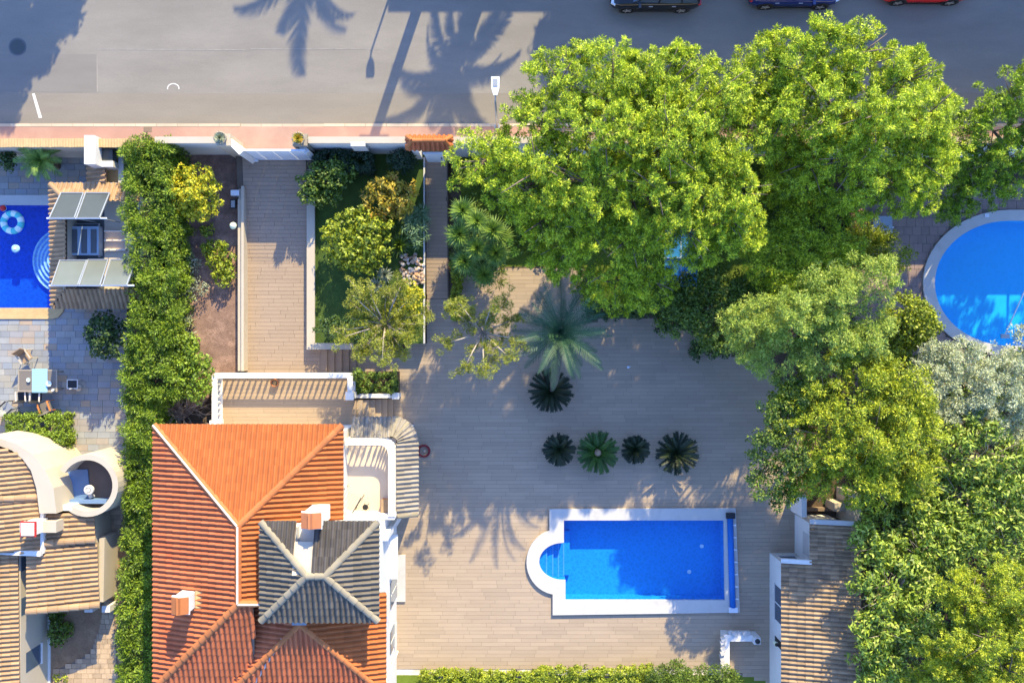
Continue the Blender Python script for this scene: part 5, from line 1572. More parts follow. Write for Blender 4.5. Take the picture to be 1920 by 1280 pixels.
# street lamps
def lamp(label, base, hd, h=4.1):
    t = thing('street_lamp', label, 'street lamp', base, 'street lamps')
    b = Vector(base)
    MB().tube([b, b+Vector((0,0,.5)), b+Vector((0,0,h)), b+Vector((0,hd*.35,h+.08))], [.075,.06,.045,.04], 8).build('pole', M['metal_grey'], t, True)
    MB().lathe([(.14,0),(.14,.04),(.08,.05)], b, 10).build('base_plate', M['metal_grey'], t)
    y = b.y+hd*.30; s = 1 if hd > 0 else -1
    pts = [(b.x-.08,y),(b.x+.08,y),(b.x+.17,y+s*.3),(b.x+.18,y+s*.80),(b.x-.18,y+s*.80),(b.x-.17,y+s*.3)]
    hb = MB().prism(pts, b.z+h+.03, b.z+h+.14, bottom=True).build('lamp_head', M['metal_white'], t)
    MB().box(b.x-.10, y+s*.38, b.z+h+.14, b.x+.10, y+s*.70, b.z+h+.16).build('cover_plate', M['metal_grey'], hb)
    MB().box(b.x-.12, y+s*.35, b.z+h+.0, b.x+.12, y+s*.75, b.z+h+.03).build('lamp_glass', M['lamp_glass'], hb)
    return t
lamp('pale street lamp with flat white head on the pavement beside the big pine', G(932,238,ZS+.1), .95)
lamp('street lamp across the road whose round-headed shadow lies on the asphalt', (G(786,-172,ZS).x, G(0,-172,ZS).y, ZS), -.8, 4.1)

# ------------------------------------------------------------------ cars
car('black car with silver wheels parked facing west, nearest the big pine', 'car_black', (G(1225,0,ZS).x, 16.62, ZS), math.pi, 4.2)
car('navy blue car with silver wheels parked between the black and the red car', 'car_navy', (G(1481,0,ZS).x, 16.78, ZS), 0, 4.25)
car('bright red car parked at the east end of the row', 'car_red', (G(1725,0,ZS).x, 16.98, ZS), 0, 4.05)

# ------------------------------------------------------------------ small things in the gardens
def globe(label, q, z):
    t = thing('garden_lamp', label, 'garden lamp', (q.x,q.y,z), 'garden lamps in the mulch bed')
    MB().tube([(q.x,q.y,z),(q.x,q.y,z+.85)], .03, 8).build('pole', M['metal_dark'], t)
    MB().lathe([(.05,.82),(.13,.88),(.17,1.0),(.13,1.12),(.04,1.17)], (q.x,q.y,z), 16).build('globe', M['lamp_glass'], t, True)
globe('garden lamp with pale green globe at the mulch bed edge', G(439,424,1.4), .55)
fl_ = thing('floodlight', 'black and white floodlight on a short stand beside the driveway wall', 'floodlight', G(438,378,.6))
q = G(438, 372, 1.0)
MB().tube([(q.x,q.y-.2,.55),(q.x,q.y-.2,1.05)], .03, 6).build('stand', M['metal_dark'], fl_)
MB().box(q.x-.13, q.y-.50, .95, q.x+.13, q.y-.05, 1.10).build('housing', M['metal_dark'], fl_)
MB().box(q.x-.09, q.y-.45, 1.10, q.x+.09, q.y-.12, 1.115).build('lens', M['metal_grey'], fl_)
MB().box(q.x-.10, q.y+.12, .55, q.x+.30, q.y+.38, 1.12).build('junction_box', M['metal_white'], fl_)
hr = thing('hose_reel', 'dark red coiled garden hose lying on the deck beside the grey tiled lean-to', 'hose', G(795,845))
q = G(795, 845)
mb = MB()
for i, (r_, z) in enumerate(((.30,.03),(.255,.03),(.29,.075),(.245,.08))):
    mb.tube([(q.x+r_*math.cos(a*.349), q.y+r_*math.sin(a*.349), z) for a in range(19)], .024, 6)
mb.build('hose_coil', M['hose'], hr)
MB().lathe([(.09,0),(.09,.05),(.03,.07)], (q.x,q.y,0), 12).build('hub', M['stone_pot'], hr)
for px, py, lb in ((1178,688,'small white shower head stub standing on the shaded deck'), (1448,1041,'small white tap post on the deck by the pool house corner')):
    q = G(px, py); t = thing('deck_fitting', lb, 'fitting', q)
    MB().lathe([(.07,0),(.07,.02),(.03,.03),(.03,.18)], (q.x,q.y,0), 12).build('base', M['metal_white'], t)
    MB().tube([(q.x,q.y,.16),(q.x+.09,q.y+.05,.19)], .025, 6).build('spout', M['metal_white'], t)
for i, (px, lb) in enumerate(((825,'black bollard light at the deck edge nearest the villa'), (968,'black bollard light in the middle of the lower deck edge'), (1130,'black bollard light on the lower deck edge nearest the clipped bush'))):
    q = G(px, 1257)
    t = thing('bollard_light', lb, 'bollard light', q, 'bollard lights along the deck edge')
    MB().tube([(q.x,q.y,-.02),(q.x,q.y,.75)], .035, 8).build('post', M['metal_dark'], t)
    MB().box(q.x-.03, q.y-.04, .72, q.x+.22, q.y+.04, .78).build('arm', M['metal_dark'], t)
    MB().lathe([(.06,-.01),(.06,.02),(.03,.03)], (q.x,q.y,0), 10).build('base', M['metal_dark'], t)
tp = thing('terracotta_pot', 'small round terracotta pot inside the terrace railing', 'pot', G(517,717,TZT))
q = G(517,717,TZT)
MB().lathe([(.12,0),(.19,.22),(.20,.25),(.16,.25),(.14,.2)], (q.x,q.y,TZT), 14).build('pot', M['ridge_tc'], tp, True)
MB().lathe([(.15,.18),(.15,.21)], (q.x,q.y,TZT), 12).build('soil', M['soil'], tp)
# blue table-tennis table under the pine
tt = thing('table_tennis_table', 'blue flat-topped games table half hidden under the big pine', 'games table', G(1277,485))
q0, q1 = G(1246,537,.76), G(1308,430,.76)
MB().box(q0.x, q0.y, .73, q1.x, (q0.y+q1.y)/2-.01, .76).box(q0.x, (q0.y+q1.y)/2+.01, .73, q1.x, q1.y, .76).build('table_top', M['tarp_blue'], tt)
MB().box((q0.x+q1.x)/2-.012, q0.y+.01, .76, (q0.x+q1.x)/2+.012, q1.y-.01, .7625).build('centre_line', M['metal_white'], tt)
for x in (q0.x+.12, q1.x-.12):
    for y in (q0.y+.2, q1.y-.2):
        MB().box(x-.03, y-.03, -.02, x+.03, y+.03, .73).build('leg', M['metal_dark'], tt)
MB().box(q0.x-.08, (q0.y+q1.y)/2-.008, .76, q1.x+.08, (q0.y+q1.y)/2+.008, .90).build('net', M['metal_white'], tt)
# pool things
q = G(24, 417)
rg = thing('swim_ring', 'white and turquoise inflatable ring floating in the deep blue pool', 'swim ring', (q.x,q.y,-.05))
R_, r_ = .43, .16
for part, mat, off in (('tube','ring_white',0), ('stripe','ring_teal',1)):
    for k in range(6):
        a0 = math.radians(60*k + 30*off); n = 6
        pts = [(q.x+R_*math.cos(a0+math.radians(30)*i/n), q.y+R_*math.sin(a0+math.radians(30)*i/n), .03) for i in range(n+1)]
        MB().tube(pts, r_, 12, cap=False).build(part, M[mat], rg, True)
q = G(8, 391)
bl_ = thing('beach_ball', 'small red and white ball floating by the pool edge', 'ball', (q.x,q.y,-.05))
MB().lathe([(.02,-.11),(.11,-.08),(.16,.0),(.155,.05)], (q.x,q.y,.06), 16).build('ball', M['ring_white'], bl_, True)
MB().lathe([(.158,.045),(.12,.13),(.02,.17)], (q.x,q.y,.06), 16).build('cap', M['ball_red'], bl_, True)
q = G(29, 466)
fd = thing('chlorine_float', 'pale blue round float drifting in the deep blue pool', 'float', (q.x,q.y,-.05))
MB().lathe([(.20,-.04),(.21,.02),(.13,.05)], (q.x,q.y,-.02), 16).build('body', M['blue_cloth'], fd, True)
MB().lathe([(.07,.03),(.06,.08)], (q.x,q.y,-.02), 12).build('cap', M['metal_white'], fd)
pp = thing('cleaning_pole', 'long white pool cleaning pole lying over the azure pool', 'pole', G(1905,580,.3))
MB().tube([G(1928,530,.8), G(1884,628,.12)], .032, 8).build('pole', M['metal_white'], pp)
MB().box(*G(1876,634,.1)[:2], .10, *G(1892,626,.1)[:2], .16).build('brush_head', M['metal_grey'], pp)
hs_ = thing('pool_hose', 'dark looped hose with round cleaner head on the azure pool floor', 'hose', G(1905,520,-1.5))
hp = [(1884,532),(1890,540),(1903,545),(1914,538),(1922,522),(1920,502),(1908,493),(1898,503),(1899,520),(1912,530),(1935,540)]
MB().tube([G(x,y,-1.5)+Vector((0,0,.04)) for x,y in hp], .05, 6).build('hose', M['tarp_blue'], hs_, True)
q = G(1884, 532, -1.5)
MB().lathe([(.22,-1.58),(.22,-1.48),(.10,-1.42)], (q.x,q.y,0), 16).build('cleaner_head', M['tarp_blue'], hs_, True)
gb = thing('pump_cover', 'grey-blue flat lidded box among the shrubs by the round-ended pool', 'box', G(1656,422))
q0, q1 = G(1638,438,.7), G(1673,405,.7)
MB().box(q0.x+.03, q0.y+.03, -.02, q1.x-.03, q1.y-.03, .66).build('body', M['grey_blue'], gb)
MB().box(q0.x, q0.y, .66, q1.x, q1.y, .71).build('lid', M['grey_blue'], gb)
MB().box(q1.x, q0.y+.3, .5, q1.x+.15, q0.y+.36, .55).build('latch', M['metal_white'], gb)

# patio furniture of the neighbour
pt = thing('patio_table', 'dark rectangular patio table with pale frame and blue runner place', 'table', G(70,715))
q0, q1 = G(35,733,.74), G(106,694,.74)
MB().box(q0.x, q0.y, .71, q1.x, q1.y, .74).build('table_top', M['table_top'], pt)
fr = MB()
for a, b in (((q0.x,q0.y),(q1.x,q0.y)),((q0.x,q1.y),(q1.x,q1.y))): fr.box(a[0]-.04, a[1]-.035, .70, b[0]+.04, b[1]+.035, .748)
fr.box(q0.x-.038, q0.y+.036, .70, q0.x+.03, q1.y-.036, .747).box(q1.x-.03, q0.y+.036, .70, q1.x+.038, q1.y-.036, .747).build('table_frame', M['stone_pot'], pt)
for x in (q0.x+.08,q1.x-.08):
    for y in (q0.y+.08,q1.y-.08): MB().box(x-.03,y-.03,0,x+.03,y+.03,.70).build('leg', M['stone_pot'], pt)
rn = thing('table_runner', 'light blue cloth laid across the patio table', 'tablecloth', G(75,714,.75))
a, b = G(60,734,.75), G(89,692,.75)
mb = MB(); mb.box(a.x, a.y-.02, .750, b.x, b.y+.02, .757).box(a.x+.003, a.y-.05, .55, b.x-.003, a.y-.04, .757)
mb.build('cloth', M['blue_cloth'], rn)
for px, py, lb, s in ((55,712,'small white bowl on the dark end of the patio table',.10), (93,719,'large white bowl beside the blue runner on the patio table',.14)):
    q = G(px,py,.75); t = thing('bowl', lb, 'bowl', (q.x,q.y,.748), 'dishes on the patio table')
    MB().lathe([(s*.5,0),(s,.09),(s*.9,.09),(s*.4,.03)], (q.x,q.y,.75), 16).build('dish', M['ring_white'], t, True)
    MB().lathe([(s*.45,-.001),(s*.45,.012)], (q.x,q.y,.75), 12).build('foot', M['ring_white'], t)
q = G(102,731,.75); t = thing('jar', 'small grey glass jar at the corner of the patio table', 'jar', (q.x,q.y,.748))
MB().lathe([(.07,0),(.08,.1),(.05,.15)], (q.x,q.y,.75), 12).build('glass', M['metal_grey'], t, True)
MB().lathe([(.055,.15),(.055,.18)], (q.x,q.y,.75), 12).build('lid', M['metal_white'], t)
gch = 'chairs around the patio table'
place(chair('pale wooden armchair turned askew at the north side of the patio table', 'wood', 'cream', gch), G(58,668), .6, 1.05)
place(chair('dark backed chair tucked under the south side of the patio table, west one', 'metal_dark', 'mortar', gch), G(52,742), math.pi+.05, .95)
place(chair('dark backed chair tucked under the south side of the patio table, east one', 'metal_dark', 'mortar', gch), G(78,742), math.pi-.05, .95)
place(chair('grey chair beside the clipped low hedge at the patio edge', 'metal_grey', 'metal_dark', gch), G(24,764), 2.3, 1.0)
place(chair('orange armchair with dark seat by the clipped low hedge', 'table_top', 'orange', gch), G(96,762), math.pi+.35, 1.05)
sd = thing('side_table', 'small dark topped side table with pale frame in the patio shade', 'side table', G(133,720))
q0, q1 = G(125,729,.5), G(146,711,.5)
MB().box(q0.x+.03,q0.y+.03,.46,q1.x-.03,q1.y-.03,.49).build('table_top', M['metal_dark'], sd)
MB().band([(q0.x,q0.y),(q1.x,q0.y),(q1.x,q1.y),(q0.x,q1.y)], [(q0.x+.05,q0.y+.05),(q1.x-.05,q0.y+.05),(q1.x-.05,q1.y-.05),(q0.x+.05,q1.y-.05)], .45, .50).build('table_frame', M['grey_render'], sd)
for x in (q0.x+.04,q1.x-.04):
    for y in (q0.y+.04,q1.y-.04): MB().box(x-.02,y-.02,0,x+.02,y+.02,.45).build('leg', M['grey_render'], sd)
um = thing('parasol_base', 'pale parasol base stub beside the small side table', 'parasol base', G(148,727))
q = G(148,727)
MB().lathe([(.16,0),(.16,.06),(.05,.08),(.04,.45)], (q.x,q.y,0), 12).build('base', M['mortar'], um, True)
MB().tube([(q.x,q.y,.4),(q.x+.02,q.y,.9)], .025, 6).build('pole', M['metal_white'], um)

# rocks in the planter
rk = thing('rockery', 'pile of rust and white rocks beside the path', 'rockery', G(775,500,.75))
r_ = random.Random(21)
tmp = bmesh.new(); bmesh.ops.create_icosphere(tmp, subdivisions=1, radius=1)
for v in tmp.verts: v.co *= r_.uniform(.75,1.15)
rme = bpy.data.meshes.new('rock'); tmp.to_mesh(rme); tmp.free(); rme.materials.append(M['rock'])
for i in range(85):
    q = G(r_.uniform(752,796), r_.uniform(476,534), .78)
    shared('rock', rme, rk, Matrix.Translation((q.x,q.y,.78+r_.uniform(0,.12))) @ Matrix.Rotation(r_.uniform(0,6),4,'Z') @ Matrix.Rotation(r_.uniform(0,6),4,'X') @ Matrix.Diagonal((r_.uniform(.08,.17),r_.uniform(.08,.15),r_.uniform(.06,.10),1)))

# ------------------------------------------------------------------ plants, west side
hedge('tall_hedge', 'tall lime green conifer hedge between the two properties', 'hedge',
      [(238,318,264,420,.5,3.0),(246,320,420,520,.0,2.9),(248,322,520,640,.0,2.8),(232,318,640,745,.0,2.7),(236,290,745,830,.0,2.6),(234,284,830,960,.0,2.3),(234,288,960,1120,.0,2.2),(224,288,1120,1290,.0,2.2)],
      'cypress', 'cypress', 31, 11.0, (.17,.32), .15)
hedge('clipped_hedge', 'clipped yellow-green hedge block beside the patio furniture', 'hedge', [(8,120,778,830,0,1.0),(60,122,815,862,0,1.0)], 'cypress', 'small', 33, 22, (.11,.2), .05, ldens=1.6)
shrub('lemon_tree', 'bright yellow-green lemon tree in the mulch bed', 'tree', [(362,348,46,38,2.5,.6),(375,385,38,30,2.1,.5),(345,372,32,32,2.2,.5)], (366,378), 'yellow', 'broad', 41, 10, (.14,.24), .55)
shrub('low_shrub', 'small lime shrub beside the globe lamp and driveway wall', 'shrub', [(410,478,26,28,1.0,.35),(420,510,20,28,.95,.3),(392,468,14,14,.9,.25)], (412,490), 'lime', 'broad', 42, 10, (.10,.2), .55)
shrub('low_shrub', 'thin lime sprig just below the lemon tree', 'shrub', [(390,430,9,14,.9,.25)], (390,432), 'lime', 'broad', 43, 12, (.08,.15), .55)
shrub('sage_bush', 'sparse grey-green bush in the middle of the mulch bed', 'bush', [(360,500,18,26,.9,.25),(365,540,26,24,.9,.25),(348,520,18,20,.85,.22)], (360,525), 'sage', 'small', 44, 7, (.10,.18), .55, ldens=.7)
shrub('garden_bush', 'olive green bush at the south end of the mulch bed', 'bush', [(360,680,36,34,1.9,.6),(372,715,34,36,1.9,.6),(350,650,24,24,1.6,.5)], (362,695), 'cypress', 'broad', 45, 10, (.14,.24), .4)
shrub('low_shrub', 'dark little plant in the mulch near the driveway wall', 'shrub', [(358,612,12,18,.8,.15)], (358,614), 'sage', 'long', 46, 10, (.10,.16), .55, ldens=.6)
bs = thing('bare_bush', 'leafless brown twiggy bush above the villa roof corner', 'bush', G(345,765,.3))
r_ = random.Random(12); q = G(345,768,.4)
mb = MB()
for i in range(70):
    e = G(345+r_.gauss(0,26), 758+r_.gauss(0,20), 1.1+r_.random()*.9)
    m = q.lerp(e,.5)+Vector((r_.uniform(-.2,.2),r_.uniform(-.2,.2),.2))
    mb.tube([q+Vector((r_.uniform(-.2,.2),r_.uniform(-.2,.2),0)), m, e], [.022,.014,.006], 4)
    for k in range(2): mb.tube([m, m.lerp(e,.6)+Vector((r_.uniform(-.3,.3),r_.uniform(-.3,.3),r_.uniform(0,.3)))], [.010,.004], 3)
mb.build('twigs', M['twig'], bs)
shrub('round_bush', 'dark glossy round bush on the slate patio against the tall hedge', 'bush', [(200,628,34,40,1.7,.7)], (200,632), 'dark', 'broad', 47, 11, (.15,.25), size=1.1)
shrub('courtyard_bush', 'shaded green bush in the little courtyard of the neighbour house', 'bush', [(112,1180,18,30,1.0,.5),(108,1150,12,20,.9,.4)], (112,1175), 'green', 'broad', 48, 9, (.12,.22))
shrub('courtyard_bush', 'lime low plant behind the curved edge in the neighbour yard', 'bush', [(118,1272,20,16,.6,.3)], (118,1274), 'lime', 'broad', 49, 9, (.10,.2))
shrub('dark_bush', 'small dark bush at the street wall left of the fan palm fronds', 'bush', [(14,302,22,14,1.2,.5)], (14,305), 'dark', 'broad', 50, 9, (.14,.24))

def fan_palm(name, label, cat, base, z, metr, mat, n, L, seed, group=None, elevs=(75,5), trunk=.14, tb='palm_trunk', top=None, fr=('frond',), ll=.34, lw=.04, droop=70, sc=(.9,1.1), up=0):
    b = Vector(base); t = thing(name, label, cat, b, group)
    top = Vector(top) if top is not None else b + Vector((0,0,z))
    if (top-b).length > .05:
        m = b.lerp(top,.5) + (Vector((0,0,.0)))
        MB().tube([b-Vector((0,0,.05)), m, top], [trunk*1.25,trunk,trunk*.95], 10).build('trunk', M[tb], t, True)
        nring = int((top-b).length/.16)
        mb = MB()
        for i in range(nring):
            p = b.lerp(top,(i+.5)/nring); mb.lathe([(trunk*1.16,-.05),(trunk*1.28,.05)], p, 8)
        mb.build('leaf_scars', M['bark'], t)
    ms = [frond_mesh('frond', L, 26, ll, lw, droop+10*k, up, LF[mat], .2, 60, .03, seed+k) for k in range(3)]
    rosette(t, top, ms, n, elevs, seed, sc)
    return t
fan_palm('fan_palm', 'dark green arching palm fronds beside the street wall of the left pool', 'palm', G(108,312,0), 1.4, 0, 'yucca', 26, 1.35, 60, elevs=(75,0))

# ------------------------------------------------------------------ plants in the planter
shrub('small_tree', 'small glossy tree leaning over the driveway from the planter', 'tree', [(615,330,40,26,2.0,.5),(585,352,32,26,1.9,.5),(640,318,28,24,1.9,.45),(610,368,28,22,1.6,.4)], (612,340), 'green', 'broad', 51, 10, (.14,.24), .75, size=1.1)
shrub('rusty_bush', 'round rust-tinged bush near the path', 'bush', [(730,368,50,42,1.8,.7)], (730,372), 'rust', 'big', 52, 11, (.14,.22), .75)
shrub('round_bush', 'large rounded lime bush in the middle of the planter', 'bush', [(672,450,66,58,1.9,.85)], (674,455), 'lime', 'broad', 53, 12, (.13,.22), .75, size=1.15)
shrub('silver_shrub', 'silvery teal shrub at the path side of the planter', 'shrub', [(780,425,24,34,1.4,.4),(790,400,14,16,1.3,.35)], (782,428), 'teal', 'long', 54, 10, (.14,.22), .75, size=.8)
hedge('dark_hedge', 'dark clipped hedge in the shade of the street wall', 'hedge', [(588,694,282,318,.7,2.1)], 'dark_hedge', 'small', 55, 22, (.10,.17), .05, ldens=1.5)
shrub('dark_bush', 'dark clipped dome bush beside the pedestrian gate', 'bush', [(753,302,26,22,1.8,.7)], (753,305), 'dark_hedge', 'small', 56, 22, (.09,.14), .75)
ag = thing('agave', 'pale grey-green agave clump below the large lime bush', 'agave', G(718,540,.75))
mb = MB()
for i, (px,py) in enumerate(((705,535),(730,550),(722,515),(745,562))): blades(mb, G(px,py,.9), 40, .5, .07, 70+i, -5, .2)
mb.build('leaf_rosette', LF['sage'], ag)
MB().lathe([(.12,0),(.08,.2)], G(718,540,.72), 8).build('stem', M['palm_trunk'], ag)
ag2 = thing('spiky_plant', 'bright green spiky leaves beside the lime bush', 'plant', G(748,460,.75))
mb = MB(); blades(mb, G(748,460,1.0), 50, .75, .09, 77, 5, .3); blades(mb, G(735,410,1.0), 36, .65, .09, 78, 5, .3)
mb.build('leaf_rosette', LF['green'], ag2)
MB().lathe([(.10,0),(.07,.25)], G(748,460,.73), 8).build('stem', M['palm_trunk'], ag2)
shrub('yellow_shrub', 'yellow-green low shrub below the rocks', 'shrub', [(770,560,26,30,1.3,.4),(745,590,26,22,1.2,.35)], (768,566), 'yellow', 'broad', 57, 10, (.12,.2), .6, size=.9)
hedge('strip_hedge', 'narrow yellow-green hedge strip beside the path', 'hedge', [(846,864,490,600,.0,.9)], 'lime', 'small', 58, 24, (.09,.15), .04, ldens=1.5)
hedge('planter_hedge', 'clipped bright green hedge in the planter by the terrace steps', 'hedge', [(664,742,700,735,.5,1.05)], 'green', 'small', 59, 26, (.10,.16), .05, ldens=1.5)
shrub('dark_bush', 'dark bush in the corner of the planter under the young tree', 'bush', [(640,615,46,20,1.5,.5),(672,632,22,12,1.3,.4)], (640,618), 'dark', 'broad', 61, 10, (.13,.22), .75)
shrub('grass_tuft', 'little green plant at the terrace corner post', 'plant', [(672,702,10,14,1.5,.35)], (672,704), 'green', 'broad', 62, 12, (.08,.14), .2)

def young_tree(label, c, base, z, R, seed, leaf='young', nb=13):
    q = G(*base, .3); t = thing('young_tree', label, 'tree', q, 'sparse young trees by the path')
    r_ = random.Random(seed); top = G(*c, z-1.3)
    MB().tube([q-Vector((0,0,.4)), q.lerp(top,.5)+Vector((.06,.05,0)), top], [.09,.07,.05], 8).build('trunk', M['bark_pale'], t, True)
    P_ = []
    for i in range(nb):
        a = i*2.39996+r_.uniform(-.25,.25); el = r_.uniform(.12,.75)
        L = R*r_.uniform(.75,1.1)
        d = Vector((math.cos(a)*math.cos(el), math.sin(a)*math.cos(el), math.sin(el)))
        e = top + d*L; m = top + d*L*.5 + Vector((0,0,.16))
        mb = MB().tube([top, m, e], [.045,.030,.012], 5)
        for k in range(10):
            s = top.lerp(e, r_.uniform(.18,1)); f = s + d*r_.uniform(.1,.35) + Vector((r_.gauss(0,.24),r_.gauss(0,.24),r_.gauss(.08,.16)))
            mb.tube([s, f], [.014,.006], 3); P_.append((*f, r_.uniform(.12,.21))); P_.append((*(s.lerp(f,.5)), .12))
        for k in range(4): 
            s = e + Vector((r_.gauss(0,.16),r_.gauss(0,.16),r_.gauss(0,.1))); P_.append((*s, r_.uniform(.14,.22)))
        mb.build('limb', M['bark_pale'], t, True)
    foliage('crown', np.array(P_), 'pine', LF[leaf], t, seed, .75, .75)
    return t
young_tree('denser yellow-green young tree with pale limbs over the planter corner', (722,608), (728,625), 5.4, 1.95, 81, nb=21)
young_tree('sparse young tree with bare pale limbs beside the blue-green palm', (905,624), (912,640), 5.6, 1.95, 82, nb=12)

yc = thing('yucca', 'large many-headed yucca beside the path under the big pine', 'yucca', G(885,470,0))
q = G(888,470,0)
for i, (px,py,z,L,n) in enumerate(((868,395,3.0,.62,90),(895,415,3.1,.6,80),(862,440,2.6,.66,90),(925,432,2.9,.66,90),(895,465,2.7,.66,90),(930,475,2.5,.7,90),(872,490,2.2,.66,80),(908,515,2.0,.66,80),(940,445,2.4,.6,70))):
    e = G(px,py,z)
    MB().tube([q+Vector((.05*i-.2,.03*i-.1,-.05)), q.lerp(e,.55)+Vector((0,0,.2)), e], [.10,.08,.06], 7).build('stem', M['palm_trunk'], yc, True)
    mb = MB(); blades(mb, e, int(n*1.4), L*1.2, .06, 90+i, -35, .15); mb.build('leaf_rosette', LF['yucca'], yc)

shrub('dense_shrub', 'dense dark green shrub massed round the yucca stems', 'shrub', [(882,420,40,40,1.7,.6),(905,470,44,46,1.6,.6),(872,480,30,40,1.4,.5),(915,515,34,30,1.2,.4)], (890,465), 'green', 'long', 219, 9, (.16,.26), size=.8)
fan_palm('date_palm', 'blue-green date palm with leaning trunk at the edge of the deck', 'palm', G(1037,742,0), 4.2, 0, 'date', 34, 2.9, 101, elevs=(72,-12), trunk=.17, top=G(1050,622,4.3), ll=.40, lw=.055, droop=52)
CY = 'cycads standing on the deck'
for px, py, rr, mat, lb, n in ((1032,732,46,'cycad','wide dark cycad at the foot of the leaning date palm',40),(1048,842,33,'cycad','dark cycad at the west end of the row of four',36),
                            (1120,847,43,'cycad_green','greener cycad with tan crown, second in the row of four',44),(1190,842,29,'cycad','smallest dark cycad, third in the row of four',38),(1267,848,44,'cycad','large dark cycad at the east end of the row of four',40)):
    q = G(px,py,.45); L = rr/K*(H-.6)/H/.90
    t = thing('cycad', lb, 'cycad', (q.x,q.y,0), CY)
    MB().lathe([(.15,-.01),(.17,.2),(.13,.45)], (q.x,q.y,0), 10).build('trunk', M['palm_trunk'], t, True)
    if mat == 'cycad_green':
        MB().lathe([(.13,.55),(.19,.68),(.15,.82),(.03,.88)], (q.x,q.y,0), 12).build('cone', M['wood'], t, True)
    ms = [frond_mesh('frond', L, 26, .135+.05*L, .055, 38+6*k, 0, LF[mat], .30, 72, .022, 7+k, strip=True) for k in range(3)]
    rosette(t, (q.x,q.y,.42), ms, n, (62,8), int(px), (.95,1.03))

# ------------------------------------------------------------------ trees and shrubs, east side
tree('pine_tree', 'largest lime green pine covering the street wall and path', 'tree',
     [(900,302,60,50,6.27,1.3),(995,222,46,50,6.82,1.3),(1045,165,64,58,7.09,1.4),(1140,150,78,66,7.50,1.6),(1240,150,72,60,7.36,1.5),(1330,190,74,66,7.22,1.5),(1370,280,68,64,7.09,1.5),(1250,260,100,80,7.77,1.7),
      (1120,250,100,80,7.77,1.7),(1000,320,90,76,7.22,1.6),(960,350,50,40,6.27,1.2),(1100,350,90,66,7.22,1.5),(1230,360,90,70,7.22,1.5),(1350,370,86,60,6.82,1.4),(1290,440,80,56,6.27,1.3),(1390,420,52,40,6.27,1.2),
      (1080,440,84,56,5.80,1.3),(1180,460,80,60,5.80,1.3),(1010,420,46,44,5.60,1.2),(1200,200,110,60,5.20,1.2),(1330,240,90,60,5.00,1.2),(1250,300,110,60,5.20,1.1),(1150,540,62,44,4.80,1.2),(1215,540,48,36,4.60,1.1),(1050,490,50,40,5.00,1.1)],  # includes low blobs hidden under the crown, added to shade the deck
     (1180,330), 'pine_lime', 'pine', 201, 5.0, (.12,.23), .30, twigs=6, low=-.45)
tree('pine_tree', 'tall dense pine with sunlit lime top east of the largest pine', 'tree',
     [(1420,130,58,52,6.50,1.4),(1500,110,66,54,7.10,1.5),(1590,110,74,58,7.40,1.5),(1680,150,70,60,7.25,1.5),(1735,225,56,62,6.80,1.5),(1640,220,84,72,7.70,1.7),(1530,200,80,66,7.40,1.6),(1450,220,58,60,6.50,1.4),
      (1600,310,84,66,6.65,1.5),(1480,190,70,60,4.50,1.2),(1700,300,70,64,6.50,1.4),(1510,310,66,60,5.90,1.3),(1680,368,60,44,5.60,1.2),(1590,370,60,40,5.45,1.2),(1470,300,52,50,4.30,1.0),(1490,375,54,44,4.10,1.0),(1745,300,52,52,5.50,1.2),(1600,270,80,60,5.90,1.2)],
     (1590,250), 'pine_lime', 'pine', 202, 5.0, (.12,.23), .30, twigs=5, low=-.45)
tree('pine_tree', 'pine at the east edge overhanging the round-ended pool', 'tree',
     [(1840,240,56,56,5.00,1.4),(1900,190,56,60,5.40,1.4),(1960,180,70,66,5.60,1.5),(1880,300,66,54,4.80,1.3),(1800,320,44,44,4.20,1.2),(1950,290,66,64,5.00,1.4),(1780,375,30,34,3.40,1.0),(1840,350,36,30,3.60,1.0)],
     (1900,260), 'pine', 'pine', 203, 5.0, (.12,.23), .24, twigs=4, low=-.45)
east = [(24.6,10.6,5.2,1.5,1.4,1.0),(26.6,11.2,5.6,1.7,1.5,1.1),(28.6,10.4,5.4,1.7,1.4,1.1),(25.6,12.6,5.6,1.6,1.4,1.0),(30.5,11.6,5.6,1.8,1.5,1.1),(24.8,9.8,4.6,1.1,.9,.8)]
tree('pine_tree', 'pine further east whose crown shades the round-ended pool', 'tree', east, (27,10.8), 'pine', 'pine', 223, 5.0, (.12,.23), .2, world=True, low=-.45, ldens=.7)
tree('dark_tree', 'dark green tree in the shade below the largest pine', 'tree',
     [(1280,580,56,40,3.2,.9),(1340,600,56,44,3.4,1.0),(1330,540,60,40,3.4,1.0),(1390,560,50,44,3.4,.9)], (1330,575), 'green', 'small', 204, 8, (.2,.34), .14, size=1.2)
tree('garden_tree', 'green leafy tree south of the tall dense pine', 'tree',
     [(1500,440,56,48,4.6,1.1),(1430,480,46,52,4.4,1.0),(1560,470,50,44,4.6,1.0),(1490,520,58,50,4.4,1.1)], (1500,480), 'pine_lime', 'fine', 205, 6, (.16,.30), .16)
tree('olive_tree', 'pale olive tree between the deck curve and the round-ended pool', 'tree',
     [(1420,600,60,46,5.80,1.0),(1480,590,56,48,6.20,1.1),(1550,560,54,50,6.40,1.1),(1620,530,50,46,6.20,1.0),(1440,660,56,36,5.20,.9),(1550,640,60,44,5.80,1.0),(1630,620,44,44,5.60,1.0),(1400,640,40,40,5.20,.9)], (1520,600), 'olive', 'fine', 206, 6, (.16,.30), .17)
tree('leafy_tree', 'yellow-green bush tree under the grey-blue lidded box', 'tree', [(1610,460,34,40,2.6,.7),(1660,490,36,40,2.6,.7),(1640,440,26,20,2.2,.5)], (1635,470), 'lime', 'fine', 207, 8, (.18,.3), .08)
